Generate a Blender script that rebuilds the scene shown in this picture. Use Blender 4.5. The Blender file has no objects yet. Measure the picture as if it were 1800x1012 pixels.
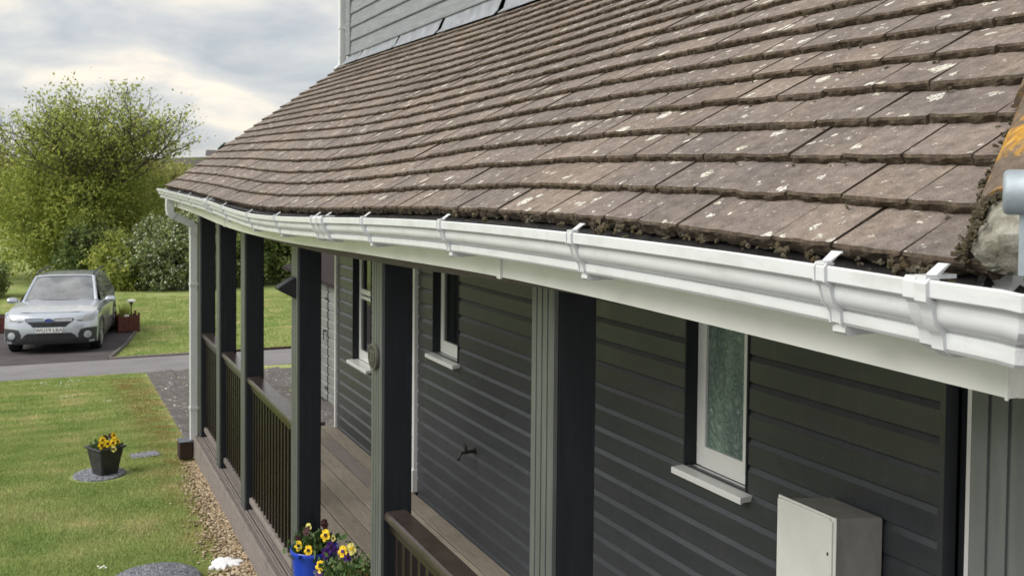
import bpy, bmesh, math, random
import numpy as np
from mathutils import Vector, Matrix
random.seed(7); rng = np.random.default_rng(7)
S = bpy.context.scene
COL = S.collection
R = math.radians

# ------------------------------------------------------------------ camera
EYE = Vector((0, 0, 2.36))
YAW, PITCH, ROLL = 0.4360, 0.0337, 0.0093
FPX, CYPX = 1770.0, 380.0
cam_d = bpy.data.cameras.new('camera'); cam = bpy.data.objects.new('camera', cam_d); COL.objects.link(cam)
fw = Vector((math.cos(YAW)*math.cos(PITCH), -math.sin(YAW)*math.cos(PITCH), -math.sin(PITCH)))
rt = Vector((-math.sin(YAW), -math.cos(YAW), 0)); up = rt.cross(fw)
r2 = math.cos(ROLL)*rt + math.sin(ROLL)*up; u2 = -math.sin(ROLL)*rt + math.cos(ROLL)*up
M = Matrix((r2, u2, -fw)).transposed().to_4x4(); M.translation = EYE
cam.matrix_world = M
cam_d.sensor_width = 36; cam_d.lens = FPX/1800*36
cam_d.shift_y = -(506-CYPX)/1800
cam_d.clip_start = 0.05; cam_d.clip_end = 4000
cam_d.dof.use_dof = True; cam_d.dof.focus_distance = 2.3; cam_d.dof.aperture_fstop = 13.0
S.camera = cam
def px(p):
    q = Vector(p)-EYE; z = q.dot(fw)
    return (900+FPX*q.dot(r2)/z, CYPX-FPX*q.dot(u2)/z, z)

# ------------------------------------------------------------------ world, sun, exposure
SUN_DIR = Vector((-0.05, 0.80, 0.74)).normalized()          # towards the sun
W = bpy.data.worlds.new('World'); S.world = W; W.use_nodes = True
nt = W.node_tree; nt.nodes.clear()
def wn(t, **kw):
    n = nt.nodes.new(t)
    for k, v in kw.items(): setattr(n, k, v)
    return n
out = wn('ShaderNodeOutputWorld'); bg = wn('ShaderNodeBackground'); bg.inputs['Strength'].default_value = 0.1
sky = wn('ShaderNodeTexSky', sky_type='NISHITA', sun_disc=False)
sky.sun_elevation = math.asin(SUN_DIR.z); sky.sun_rotation = math.atan2(SUN_DIR.x, SUN_DIR.y)
sky.dust_density = 2.0
tc = wn('ShaderNodeTexCoord'); sep = wn('ShaderNodeSeparateXYZ'); nt.links.new(tc.outputs['Generated'], sep.inputs[0])
def wmath(op, a, b):
    n = wn('ShaderNodeMath', operation=op)
    for i, v in enumerate((a, b)):
        if isinstance(v, (int, float)): n.inputs[i].default_value = v
        else: nt.links.new(v, n.inputs[i])
    return n.outputs[0]
zc = wmath('ADD', wmath('MAXIMUM', sep.outputs[2], 0.0), 0.22)
cmb = wn('ShaderNodeCombineXYZ')
nt.links.new(wmath('DIVIDE', sep.outputs[0], zc), cmb.inputs[0]); nt.links.new(wmath('DIVIDE', sep.outputs[1], zc), cmb.inputs[1])
cmb.inputs[2].default_value = 3.1
def wnoise(scale, detail, rough, dist=0.0):
    n = wn('ShaderNodeTexNoise'); n.inputs['Scale'].default_value = scale; n.inputs['Detail'].default_value = detail
    n.inputs['Roughness'].default_value = rough; n.inputs['Distortion'].default_value = dist
    nt.links.new(cmb.outputs[0], n.inputs['Vector']); return n.outputs['Fac']
def wramp(fac, stops):
    n = wn('ShaderNodeValToRGB'); nt.links.new(fac, n.inputs[0]); e = n.color_ramp.elements
    while len(e) < len(stops): e.new(0.5)
    for i, (p, c) in enumerate(stops): e[i].position = p; e[i].color = (*c, 1)
    return n.outputs[0]
def wmix(fac, a, b):
    n = wn('ShaderNodeMix', data_type='RGBA')
    nt.links.new(fac, n.inputs[0]); 
    for s, v in ((6, a), (7, b)):
        if isinstance(v, tuple): n.inputs[s].default_value = (*v, 1)
        else: nt.links.new(v, n.inputs[s])
    return n.outputs[2]
shade = wramp(wnoise(2.3, 6, 0.52, 0.35), [(0.33, (3.9, 4.2, 4.5)), (0.46, (5.0, 5.1, 5.15)), (0.56, (6.0, 5.9, 5.6)), (0.66, (7.7, 7.0, 6.0))])
cover = wramp(wnoise(1.3, 7, 0.6, 0.2), [(0.30, (0.55,)*3), (0.50, (0.95,)*3)])
final = wmix(cover, sky.outputs[0], shade)
nt.links.new(final, bg.inputs['Color']); nt.links.new(bg.outputs[0], out.inputs[0])

sun_d = bpy.data.lights.new('sun', 'SUN'); sun = bpy.data.objects.new('sun', sun_d); COL.objects.link(sun)
sun_d.energy = 2.7; sun_d.angle = R(45); sun_d.color = (1.0, 0.965, 0.91)
sun.rotation_euler = (-SUN_DIR).to_track_quat('-Z', 'Y').to_euler(); sun.location = (0, 0, 30)
S.view_settings.view_transform = 'Standard'; S.view_settings.look = 'None'
S.view_settings.exposure = 0.52; S.view_settings.gamma = 1.0; S.view_settings.use_curve_mapping = False
S.render.engine = 'CYCLES'

# ------------------------------------------------------------------ material helpers
class NT:
    def __init__(s, name):
        s.m = bpy.data.materials.new(name); s.m.use_nodes = True; s.t = s.m.node_tree
        s.b = s.t.nodes['Principled BSDF']; s.o = s.t.nodes['Material Output']
    def n(s, t, **kw):
        n = s.t.nodes.new(t)
        for k, v in kw.items(): setattr(n, k, v)
        return n
    def l(s, a, b): s.t.links.new(a, b)
    def set(s, inp, v):
        if isinstance(v, bpy.types.NodeSocket): s.l(v, inp)
        elif isinstance(v, (tuple, list)) and len(v) == 3 and inp.type == 'RGBA': inp.default_value = (*v, 1)
        else: inp.default_value = v
    def pos(s, scale=(1, 1, 1), obj=False):
        if obj: o = s.n('ShaderNodeTexCoord').outputs['Object']
        else: o = s.n('ShaderNodeNewGeometry').outputs['Position']
        mp = s.n('ShaderNodeMapping'); s.l(o, mp.inputs[0]); mp.inputs['Scale'].default_value = scale
        return mp.outputs[0]
    def noise(s, vec, scale, detail=4, rough=0.55, dist=0.0, col=False):
        n = s.n('ShaderNodeTexNoise'); s.l(vec, n.inputs['Vector'])
        n.inputs['Scale'].default_value = scale; n.inputs['Detail'].default_value = detail
        n.inputs['Roughness'].default_value = rough; n.inputs['Distortion'].default_value = dist
        return n.outputs['Color' if col else 'Fac']
    def voro(s, vec, scale, feature='F1', rand=1.0):
        n = s.n('ShaderNodeTexVoronoi', feature=feature); s.l(vec, n.inputs['Vector'])
        n.inputs['Scale'].default_value = scale; n.inputs['Randomness'].default_value = rand
        return n
    def ramp(s, fac, stops, interp='LINEAR'):
        n = s.n('ShaderNodeValToRGB'); s.l(fac, n.inputs[0]); e = n.color_ramp.elements; n.color_ramp.interpolation = interp
        while len(e) < len(stops): e.new(0.5)
        for i, (p, c) in enumerate(stops):
            e[i].position = p; e[i].color = (*(c if isinstance(c, tuple) else (c, c, c)), 1)
        return n.outputs[0]
    def mix(s, fac, a, b, mode='MIX'):
        n = s.n('ShaderNodeMix', data_type='RGBA', blend_type=mode)
        s.set(n.inputs[0], fac); s.set(n.inputs[6], a); s.set(n.inputs[7], b); return n.outputs[2]
    def math(s, op, a, b=0.0, c=None):
        n = s.n('ShaderNodeMath', operation=op); s.set(n.inputs[0], a); s.set(n.inputs[1], b)
        if c is not None: s.set(n.inputs[2], c)
        return n.outputs[0]
    def rnd(s):
        a = s.n('ShaderNodeObjectInfo').outputs['Random']; b = s.n('ShaderNodeNewGeometry').outputs['Random Per Island']
        return s.math('FRACT', s.math('ADD', a, b))
    def bump(s, h, strength=0.3, dist=0.01, prev=None):
        n = s.n('ShaderNodeBump'); n.inputs['Strength'].default_value = strength; n.inputs['Distance'].default_value = dist
        s.l(h, n.inputs['Height'])
        if prev is not None: s.l(prev, n.inputs['Normal'])
        s.l(n.outputs[0], s.b.inputs['Normal']); return n.outputs[0]
    def base(s, c=None, rough=None, spec=None, metal=None):
        if c is not None: s.set(s.b.inputs['Base Color'], c)
        if rough is not None: s.set(s.b.inputs['Roughness'], rough)
        if spec is not None: s.set(s.b.inputs['Specular IOR Level'], spec)
        if metal is not None: s.set(s.b.inputs['Metallic'], metal)
        return s
MAT = {}
def simple(name, c, rough=0.5, metal=0.0, spec=0.5, var=0.12, scale=9.0, bump=0.0):
    k = NT(name); p = k.pos()
    n = k.noise(p, scale, 5, 0.6)
    lo = tuple(x*(1-var) for x in c); hi = tuple(min(1, x*(1+var)) for x in c)
    k.base(k.ramp(n, [(0.3, lo), (0.7, hi)]), rough, spec, metal)
    if bump: k.bump(k.noise(p, scale*12, 4), bump, 0.004)
    MAT[name] = k.m; return k.m

# roof tile: warm grey brown concrete, pale lichen blotches, grain
k = NT('tile'); p = k.pos(); r = k.rnd()
basec = k.ramp(r, [(0.0, (0.185, 0.148, 0.124)), (0.3, (0.235, 0.190, 0.160)), (0.55, (0.200, 0.164, 0.144)), (0.8, (0.255, 0.208, 0.176)), (1.0, (0.215, 0.172, 0.142))])
big = k.noise(p, 2.3, 5, 0.6)
basec = k.mix(k.ramp(big, [(0.40, 0.0), (0.62, 0.75)]), basec, (0.150, 0.130, 0.124))
basec = k.mix(k.ramp(k.noise(p, 6.5, 5, 0.7), [(0.52, 0.0), (0.72, 0.6)]), basec, (0.275, 0.225, 0.185))
mot = k.noise(p, 38, 5, 0.65)
basec = k.mix(0.55, basec, k.ramp(mot, [(0.28, (0.18,)*3), (0.5, (0.5,)*3), (0.72, (0.82,)*3)]), 'OVERLAY')
grain = k.noise(p, 420, 3, 0.6)
basec = k.mix(0.5, basec, k.ramp(grain, [(0.3, (0.12,)*3), (0.7, (0.86,)*3)]), 'OVERLAY')
wob = k.noise(p, 70, 4, 0.7, 0.0, True)
pw = k.n('ShaderNodeVectorMath', operation='MULTIPLY_ADD'); k.l(wob, pw.inputs[0]); pw.inputs[1].default_value = (0.034,)*3; k.l(p, pw.inputs[2])
def blot(scale, thr, size):
    v = k.voro(pw.outputs[0], scale)
    sepc = k.n('ShaderNodeSeparateColor'); k.l(v.outputs['Color'], sepc.inputs[0])
    on = k.math('GREATER_THAN', sepc.outputs[0], thr)
    rad = k.math('MULTIPLY', sepc.outputs[1], size)
    d = k.math('LESS_THAN', v.outputs['Distance'], rad)
    return k.math('MULTIPLY', on, d)
b1 = blot(13.0, 0.50, 0.31); b2 = blot(29.0, 0.58, 0.33); b3 = blot(80.0, 0.76, 0.42)
holes = k.ramp(k.noise(p, 190, 3, 0.7), [(0.40, 0.0), (0.50, 1.0)])
mask = k.math('MULTIPLY', k.math('MAXIMUM', k.math('MAXIMUM', b1, b2), k.math('MULTIPLY', b3, 0.6)), holes)
lich = k.ramp(k.noise(p, 20, 2), [(0.35, (0.62, 0.58, 0.47)), (0.6, (0.74, 0.73, 0.68))])
colr = k.mix(mask, basec, lich)
moss = k.ramp(k.noise(p, 26, 5, 0.7), [(0.60, 0.0), (0.72, 0.7)])
colr = k.mix(moss, colr, (0.095, 0.075, 0.045))
k.base(colr, 0.92, 0.25)
hgt = k.math('ADD', k.math('MULTIPLY', k.noise(p, 150, 5, 0.7), 0.9), k.math('MULTIPLY', mask, 0.25))
k.bump(hgt, 0.8, 0.005); MAT['tile'] = k.m
# tile front edge: darker weathered, mossy
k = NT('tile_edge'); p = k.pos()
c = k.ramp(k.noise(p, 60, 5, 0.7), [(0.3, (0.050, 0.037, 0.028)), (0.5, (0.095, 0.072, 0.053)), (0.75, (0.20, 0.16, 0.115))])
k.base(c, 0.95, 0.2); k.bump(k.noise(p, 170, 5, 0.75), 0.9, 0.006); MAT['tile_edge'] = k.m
# moss
k = NT('moss'); p = k.pos()
c = k.mix(k.rnd(), k.ramp(k.noise(p, 70, 4, 0.7), [(0.3, (0.05, 0.035, 0.018)), (0.6, (0.15, 0.115, 0.062)), (0.8, (0.27, 0.235, 0.16))]), k.ramp(k.noise(p, 90, 4, 0.7), [(0.3, (0.07, 0.06, 0.045)), (0.6, (0.22, 0.20, 0.155)), (0.8, (0.36, 0.34, 0.28))]))
k.base(c, 1.0, 0.1); k.bump(k.noise(p, 350, 4, 0.8), 1.0, 0.006); MAT['moss'] = k.m
# hip tile with orange lichen
k = NT('hip_tile'); p = k.pos()
c = k.ramp(k.noise(p, 45, 5, 0.7), [(0.3, (0.11, 0.085, 0.065)), (0.7, (0.24, 0.19, 0.15))])
om = k.ramp(k.noise(p, 17, 6, 0.7, 0.3), [(0.47, 0.0), (0.57, 1.0)])
oc = k.ramp(k.noise(p, 75, 4, 0.7), [(0.3, (0.45, 0.20, 0.03)), (0.55, (0.60, 0.33, 0.06)), (0.75, (0.62, 0.52, 0.28))])
k.base(k.mix(om, c, oc), 0.95, 0.2); k.bump(k.noise(p, 160, 5, 0.75), 0.9, 0.005); MAT['hip_tile'] = k.m
k = NT('mortar'); p = k.pos()
c = k.ramp(k.noise(p, 35, 6, 0.7), [(0.3, (0.13, 0.12, 0.09)), (0.5, (0.27, 0.26, 0.21)), (0.72, (0.48, 0.47, 0.42))])
k.base(c, 0.97, 0.2); k.bump(k.noise(p, 120, 6, 0.75), 0.9, 0.006); MAT['mortar'] = k.m
# white upvc
k = NT('upvc'); p = k.pos()
st = k.noise(k.pos((3, 30, 9)), 3, 5, 0.6)
c = k.ramp(st, [(0.30, (0.52, 0.535, 0.54)), (0.5, (0.605, 0.625, 0.64)), (0.8, (0.635, 0.655, 0.67))])
stk = k.ramp(k.noise(k.pos((42, 6, 2.5)), 1.0, 5, 0.7), [(0.58, 0.0), (0.80, 0.30)])
g = k.math('MAXIMUM', stk, k.ramp(k.noise(p, 26, 6, 0.7), [(0.60, 0.0), (0.78, 0.40)]))
k.base(k.mix(g, c, (0.40, 0.385, 0.33)), 0.22, 0.5); k.bump(k.noise(p, 60, 3), 0.04, 0.002); MAT['upvc'] = k.m
k = NT('fascia'); p = k.pos()
c = k.ramp(k.noise(k.pos((2, 20, 4)), 3, 5, 0.6), [(0.30, (0.72, 0.725, 0.70)), (0.6, (0.80, 0.805, 0.785))])
k.base(c, 0.22, 0.5); k.bump(k.noise(p, 9, 2), 0.04, 0.004); MAT['fascia'] = k.m
# painted cladding, dark
k = NT('cladding'); p = k.pos((1, 1, 1)); r = k.rnd()
c = k.ramp(k.noise(k.pos((0.6, 1, 5)), 6, 5, 0.6), [(0.3, (0.039, 0.043, 0.050)), (0.7, (0.051, 0.056, 0.064))])
c = k.mix(k.math('MULTIPLY', r, 0.35), c, (0.061, 0.064, 0.071))
dust = k.ramp(k.noise(k.pos((9, 9, 1.2)), 3.2, 6, 0.72), [(0.55, 0.0), (0.85, 0.30)])
k.base(k.mix(dust, c, (0.16, 0.15, 0.14)), k.ramp(k.noise(p, 14, 4), [(0.3, 0.27), (0.7, 0.38)]), 0.6)
k.bump(k.noise(k.pos((3, 3, 30)), 6, 3), 0.05, 0.002); MAT['cladding'] = k.m
k = NT('post_paint'); p = k.pos()
c = k.ramp(k.noise(k.pos((4, 4, 0.4)), 8, 5, 0.6), [(0.3, (0.013, 0.016, 0.020)), (0.7, (0.019, 0.023, 0.028))])
sp = k.ramp(k.noise(p, 55, 4, 0.8), [(0.74, 0.0), (0.78, 0.5)])
k.base(k.mix(k.math('MAXIMUM', sp, k.ramp(k.noise(k.pos((30, 30, 1.5)), 2.0, 6, 0.75), [(0.55, 0.0), (0.8, 0.16)])), c, (0.11, 0.11, 0.11)), k.ramp(k.noise(p, 9, 4), [(0.3, 0.45), (0.7, 0.62)]), 0.28); k.bump(k.noise(k.pos((60, 60, 5)), 3, 4), 0.12, 0.002); MAT['post_paint'] = k.m
k = NT('reeded_paint'); p = k.pos()
c = k.ramp(k.noise(k.pos((5, 5, 0.7)), 8, 5, 0.6), [(0.3, (0.075, 0.083, 0.081)), (0.7, (0.104, 0.113, 0.109))])
k.base(c, 0.36, 0.55); k.bump(k.noise(k.pos((60, 60, 4)), 3, 4), 0.15, 0.002); MAT['reeded_paint'] = k.m
# decking
def deckmat(name, a, b, c3):
    k = NT(name); p = k.pos(); r = k.rnd()
    c = k.ramp(r, [(0.0, a), (0.6, b), (1.0, c3)])
    gr = k.noise(k.pos((3, 60, 60)), 2.2, 5, 0.65)
    c = k.mix(0.55, c, k.ramp(gr, [(0.3, (0.28,)*3), (0.7, (0.72,)*3)]), 'OVERLAY')
    st = k.ramp(k.noise(p, 7, 5, 0.7), [(0.55, 0.0), (0.75, 0.55)])
    k.base(k.mix(st, c, tuple(x*0.45 for x in a)), 0.85, 0.3); k.bump(gr, 0.3, 0.004); MAT[name] = k.m
deckmat('deck_wood', (0.205, 0.178, 0.145), (0.29, 0.255, 0.21), (0.25, 0.235, 0.215))
deckmat('grey_wood', (0.125, 0.108, 0.100), (0.20, 0.175, 0.16), (0.235, 0.21, 0.19))
deckmat('beam_wood', (0.13, 0.115, 0.10), (0.16, 0.14, 0.125), (0.17, 0.15, 0.135))
deckmat('dark_block', (0.035, 0.022, 0.016), (0.045, 0.028, 0.02), (0.06, 0.038, 0.026))
simple('rail_wood', (0.042, 0.032, 0.029), 0.20, 0, 0.5, 0.3, 14, 0.2)
simple('baluster_paint', (0.016, 0.011, 0.009), 0.27, 0, 0.75, 0.25, 14, 0.1)
simple('lead', (0.25, 0.265, 0.29), 0.55, 0.15, 0.4, 0.25, 9, 0.2)
k = NT('grey_board'); p = k.pos(); r = k.rnd()
c = k.ramp(k.noise(k.pos((0.7, 1, 9)), 7, 6, 0.65), [(0.3, (0.165, 0.175, 0.188)), (0.7, (0.255, 0.268, 0.285))])
fl = k.ramp(k.noise(k.pos((2.2, 1, 12)), 9, 6, 0.75), [(0.66, 0.0), (0.70, 1.0)])
k.base(k.mix(fl, c, (0.13, 0.13, 0.14)), 0.75, 0.3); k.bump(k.noise(k.pos((3, 2, 60)), 6, 4), 0.25, 0.003); MAT['grey_board'] = k.m
simple('underlay', (0.028, 0.026, 0.026), 0.8, 0, 0.3, 0.3, 20, 0.3)
simple('galvanised', (0.36, 0.41, 0.45), 0.62, 0.55, 0.5, 0.15, 30, 0.1)
simple('frame_white', (0.84, 0.845, 0.84), 0.25, 0, 0.5, 0.03, 8)
simple('meter_box', (0.86, 0.86, 0.81), 0.45, 0, 0.45, 0.05, 8, 0.08)
k = NT('meter_side_shaded'); p = k.pos()  # meter box case: shade on its sides painted as darker grey, plus dirt specks
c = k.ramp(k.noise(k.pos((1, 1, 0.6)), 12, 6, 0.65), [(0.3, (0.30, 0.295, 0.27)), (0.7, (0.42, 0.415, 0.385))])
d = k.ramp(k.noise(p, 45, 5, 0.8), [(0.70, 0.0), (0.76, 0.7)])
k.base(k.mix(d, c, (0.14, 0.12, 0.10)), 0.6, 0.4); MAT['meter_side_shaded'] = k.m
k = NT('frosted_glass'); p = k.pos((1, 1, 1))
v1 = k.voro(p, 17, 'F1', 0.85); v2 = k.voro(k.pos((1, 1, 0.6)), 10, 'F1', 1.0)
ring = k.math('ADD', k.math('SINE', k.math('MULTIPLY', v1.outputs['Distance'], 15.0)), k.math('SINE', k.math('MULTIPLY', v2.outputs['Distance'], 13.0)))
c = k.ramp(k.noise(k.pos((5, 1, 0.8)), 1.6, 3, 0.5), [(0.3, (0.12, 0.175, 0.165)), (0.55, (0.235, 0.335, 0.285)), (0.75, (0.32, 0.43, 0.36))])
k.base(c, 0.14, 0.6); k.bump(ring, 0.8, 0.008); MAT['frosted_glass'] = k.m
k = NT('clear_glass'); k.base((0.015, 0.018, 0.020), 0.03, 0.8); k.bump(k.noise(k.pos(), 2.5, 2), 0.02, 0.01); MAT['clear_glass'] = k.m
# grass: blades and soil sheet share one colour field
def grassfield(k, dark):
    p = k.pos()
    a = k.noise(k.pos((0.8, 0.8, 0.0)), 1.7, 6, 0.62); b = k.noise(k.pos((1, 1, 0)), 11, 5, 0.6)
    c = k.ramp(a, [(0.30, (0.215, 0.300, 0.086)), (0.44, (0.300, 0.380, 0.120)), (0.56, (0.390, 0.425, 0.165)), (0.68, (0.55, 0.49, 0.26))])
    c = k.mix(k.ramp(b, [(0.58, 0.0), (0.75, 0.6)]), c, (0.36, 0.315, 0.13))
    wv = k.n('ShaderNodeTexWave', wave_type='BANDS', bands_direction='X'); k.l(k.pos((1, .25, 0)), wv.inputs['Vector']); wv.inputs['Scale'].default_value = .55; wv.inputs['Distortion'].default_value = 1.2
    c = k.mix(k.math('MULTIPLY', wv.outputs['Fac'], .34), c, (0.19, 0.275, 0.075))
    sep = k.n('ShaderNodeSeparateXYZ'); k.l(p, sep.inputs[0])
    near = k.math('MULTIPLY', k.math('LESS_THAN', sep.outputs[0], 18.0), k.math('SMOOTH_MIN', 1.0, k.math('MAXIMUM', 0.0, k.math('MULTIPLY', k.math('ADD', k.math('MULTIPLY', sep.outputs[1], -1.0), -0.80), 3.0)), 0.2))
    e = k.math('MULTIPLY', near, k.ramp(k.noise(k.pos((1, 1, 0)), 4.0, 5, 0.65), [(0.38, 0.0), (0.60, 0.9)]))
    c = k.mix(e, c, k.ramp(k.noise(k.pos((1, 1, 0)), 6.0, 4, 0.6), [(0.35, (0.24, 0.20, 0.05)), (0.6, (0.33, 0.24, 0.11))]))
    return k.mix(1.0, c, (dark,)*3, 'MULTIPLY')
k = NT('lawn'); c = grassfield(k, 0.85); k.base(c, 0.95, 0.15)
k.bump(k.noise(k.pos(), 60, 6, 0.75), 0.8, 0.02); MAT['lawn'] = k.m
k = NT('grass_blade'); c = grassfield(k, 1.0)
c = k.mix(0.45, c, k.ramp(k.rnd(), [(0.0, (0.30,)*3), (0.6, (0.5,)*3), (1.0, (0.75, 0.75, 0.6))]), 'OVERLAY'); k.base(c, 0.6, 0.3); MAT['grass_blade'] = k.m
k = NT('hill'); p = k.pos((1, 1, 0))
c = k.ramp(k.noise(p, 0.02, 6, 0.6), [(0.35, (0.060, 0.066, 0.040)), (0.5, (0.10, 0.115, 0.05)), (0.65, (0.09, 0.085, 0.06))]); k.base(c, 0.95, 0.1); MAT['hill'] = k.m
def groundmat(name, lo, hi, sc, bumps=0.5):
    k = NT(name); p = k.pos()
    c = k.ramp(k.noise(p, sc, 6, 0.65), [(0.3, lo), (0.7, hi)])
    c = k.mix(0.4, c, k.ramp(k.noise(p, 90, 3, 0.7), [(0.3, (0.2,)*3), (0.7, (0.8,)*3)]), 'OVERLAY')
    k.base(c, 0.92, 0.2); k.bump(k.noise(p, 110, 4, 0.7), bumps, 0.01); MAT[name] = k.m
groundmat('tarmac', (0.18, 0.172, 0.178), (0.235, 0.225, 0.232), 1.4)
groundmat('bay_tarmac', (0.060, 0.054, 0.056), (0.10, 0.090, 0.090), 1.8)
groundmat('soil', (0.06, 0.05, 0.04), (0.11, 0.09, 0.065), 5)
k = NT('paver'); p = k.pos(); r = k.rnd()
c = k.mix(r, k.ramp(k.noise(p, 9, 6, 0.7), [(0.3, (0.070, 0.064, 0.061)), (0.7, (0.15, 0.138, 0.130))]), (0.105, 0.096, 0.092))
w = k.ramp(k.noise(p, 16, 6, 0.78), [(0.55, 0.0), (0.66, 0.85)])
k.base(k.mix(w, c, (0.42, 0.40, 0.36)), 0.9, 0.2); k.bump(k.noise(p, 60, 5, 0.7), 0.5, 0.006); MAT['paver'] = k.m
k = NT('gravel'); k.base(k.ramp(k.rnd(), [(0.0, (0.10, 0.072, 0.045)), (0.35, (0.25, 0.185, 0.115)), (0.7, (0.36, 0.275, 0.175)), (1.0, (0.52, 0.43, 0.31))]), 0.85, 0.3)
k.bump(k.noise(k.pos(), 150, 3), 0.4, 0.004); MAT['gravel'] = k.m
k = NT('slate_disc'); p = k.pos(); v = k.noise(p, 55, 3, 0.6, 1.5)
k.base(k.ramp(v, [(0.36, (0.05, 0.055, 0.07)), (0.50, (0.16, 0.17, 0.20)), (0.62, (0.40, 0.41, 0.45))]), 0.7, 0.4); k.bump(v, 1.0, 0.015); MAT['slate_disc'] = k.m
simple('pot_black', (0.035, 0.034, 0.036), 0.5, 0, 0.4, 0.4, 25, 0.3)
simple('pot_blue', (0.010, 0.045, 0.42), 0.18, 0, 0.6, 0.15, 9)
simple('trough_grey', (0.10, 0.11, 0.125), 0.55, 0, 0.4, 0.2, 12, 0.2)
simple('planter_wood', (0.115, 0.038, 0.032), 0.7, 0, 0.3, 0.3, 18, 0.3)
simple('compost', (0.03, 0.022, 0.016), 0.95, 0, 0.2, 0.4, 50, 0.8)
simple('tap_metal', (0.06, 0.055, 0.045), 0.45, 0.7, 0.5, 0.4, 60, 0.2)
simple('brass', (0.19, 0.182, 0.145), 0.5, 0.5, 0.5, 0.25, 60, 0.1)
simple('plaque_dark', (0.04, 0.042, 0.035), 0.5, 0.3, 0.5, 0.3, 40, 0.2)
simple('black_plastic', (0.018, 0.019, 0.022), 0.35, 0, 0.5, 0.2, 20)
simple('solar_panel', (0.05, 0.06, 0.08), 0.15, 0, 0.7, 0.2, 60)
simple('white_foam', (0.80, 0.80, 0.82), 0.8, 0, 0.2, 0.06, 50, 0.4)
simple('petal_yellow', (0.78, 0.52, 0.015), 0.6, 0, 0.3, 0.1, 90)
simple('petal_pale', (0.80, 0.72, 0.22), 0.6, 0, 0.3, 0.1, 90)
simple('petal_dark', (0.035, 0.008, 0.010), 0.6, 0, 0.3, 0.3, 90)
simple('petal_purple', (0.06, 0.015, 0.16), 0.6, 0, 0.3, 0.3, 90)
simple('may_blossom', (0.50, 0.51, 0.41), 0.8, 0, 0.3, 0.2, 3)
simple('petal_white', (0.78, 0.78, 0.74), 0.7, 0, 0.3, 0.06, 90)
simple('render_white', (0.62, 0.60, 0.56), 0.8, 0, 0.3, 0.08, 1)
simple('slate_roof', (0.11, 0.10, 0.10), 0.8, 0, 0.3, 0.2, 2)
simple('shed_board', (0.17, 0.175, 0.17), 0.55, 0, 0.4, 0.2, 4, 0.2)
simple('shed_roof', (0.026, 0.020, 0.019), 0.9, 0, 0.2, 0.3, 20, 0.6)
k = NT('car_paint'); k.base((0.50, 0.54, 0.62), 0.24, 0.5, 0.45); k.b.inputs['Coat Weight'].default_value = 0.8; k.b.inputs['Coat Roughness'].default_value = 0.04
k.set(k.b.inputs['Base Color'], k.ramp(k.noise(k.pos(), 3.0, 3), [(0.3, (0.49, 0.53, 0.60)), (0.7, (0.55, 0.59, 0.66))])); MAT['car_paint'] = k.m
k = NT('car_glass'); k.base(k.ramp(k.noise(k.pos(), 2.0, 3), [(0.35, (0.08, 0.085, 0.09)), (0.65, (0.24, 0.245, 0.25))]), 0.02, 1.0); k.b.inputs['IOR'].default_value = 2.1; MAT['car_glass'] = k.m  # pale mottling in the base colour stands in for sky reflections
simple('car_black', (0.030, 0.032, 0.036), 0.5, 0, 0.5, 0.2, 12)
simple('rubber', (0.022, 0.022, 0.022), 0.8, 0, 0.3, 0.3, 12)
simple('alloy', (0.55, 0.56, 0.58), 0.3, 0.8, 0.5, 0.08, 12)
simple('chrome', (0.75, 0.77, 0.80), 0.12, 1.0, 0.5, 0.03, 12)
simple('lamp_glass', (0.36, 0.39, 0.42), 0.35, 0.0, 0.8, 0.25, 16)
simple('badge_blue', (0.03, 0.07, 0.30), 0.15, 0, 0.7, 0.1, 40)
simple('plate_white', (0.75, 0.76, 0.76), 0.4, 0, 0.5, 0.03, 20)
simple('ink', (0.012, 0.012, 0.012), 0.5, 0, 0.4, 0.05, 20)
def leafmat(name, stops, trans=0.25):
    k = NT(name); r = k.rnd(); p = k.pos()
    c = k.ramp(r, stops)
    c = k.mix(0.35, c, k.ramp(k.noise(p, 1.1, 4, 0.6), [(0.3, (0.30,)*3), (0.7, (0.72, 0.72, 0.60))]), 'OVERLAY')
    k.base(c, 0.6, 0.3)
    t = k.n('ShaderNodeBsdfTranslucent'); k.l(c, t.inputs[0]); mx = k.n('ShaderNodeMixShader'); mx.inputs[0].default_value = trans
    k.l(k.b.outputs[0], mx.inputs[1]); k.l(t.outputs[0], mx.inputs[2]); k.l(mx.outputs[0], k.o.inputs[0]); MAT[name] = k.m
leafmat('leaf_spring', [(0.0, (0.172, 0.223, 0.056)), (0.45, (0.328, 0.381, 0.093)), (0.85, (0.500, 0.530, 0.139)), (1.0, (0.620, 0.620, 0.243))], 0.5)
leafmat('leaf_olive', [(0.0, (0.198, 0.216, 0.078)), (0.6, (0.342, 0.354, 0.126)), (1.0, (0.540, 0.518, 0.214))], 0.5)
leafmat('leaf_dark', [(0.0, (0.074, 0.117, 0.040)), (0.6, (0.159, 0.216, 0.070)), (1.0, (0.299, 0.359, 0.131))], 0.3)
leafmat('leaf_hawthorn', [(0.0, (0.099, 0.143, 0.049)), (0.6, (0.199, 0.254, 0.093)), (1.0, (0.346, 0.396, 0.178))], 0.3)
leafmat('leaf_pansy', [(0.0, (0.03, 0.07, 0.02)), (0.6, (0.07, 0.13, 0.035)), (1.0, (0.15, 0.21, 0.08))], 0.15)
leafmat('leaf_dry', [(0.0, (0.12, 0.05, 0.025)), (0.5, (0.22, 0.14, 0.05)), (1.0, (0.25, 0.20, 0.06))], 0.15)
leafmat('leaf_teal', [(0.0, (0.02, 0.045, 0.042)), (1.0, (0.05, 0.085, 0.08))])
simple('bark', (0.085, 0.072, 0.056), 0.9, 0, 0.2, 0.4, 9, 0.6)

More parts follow.
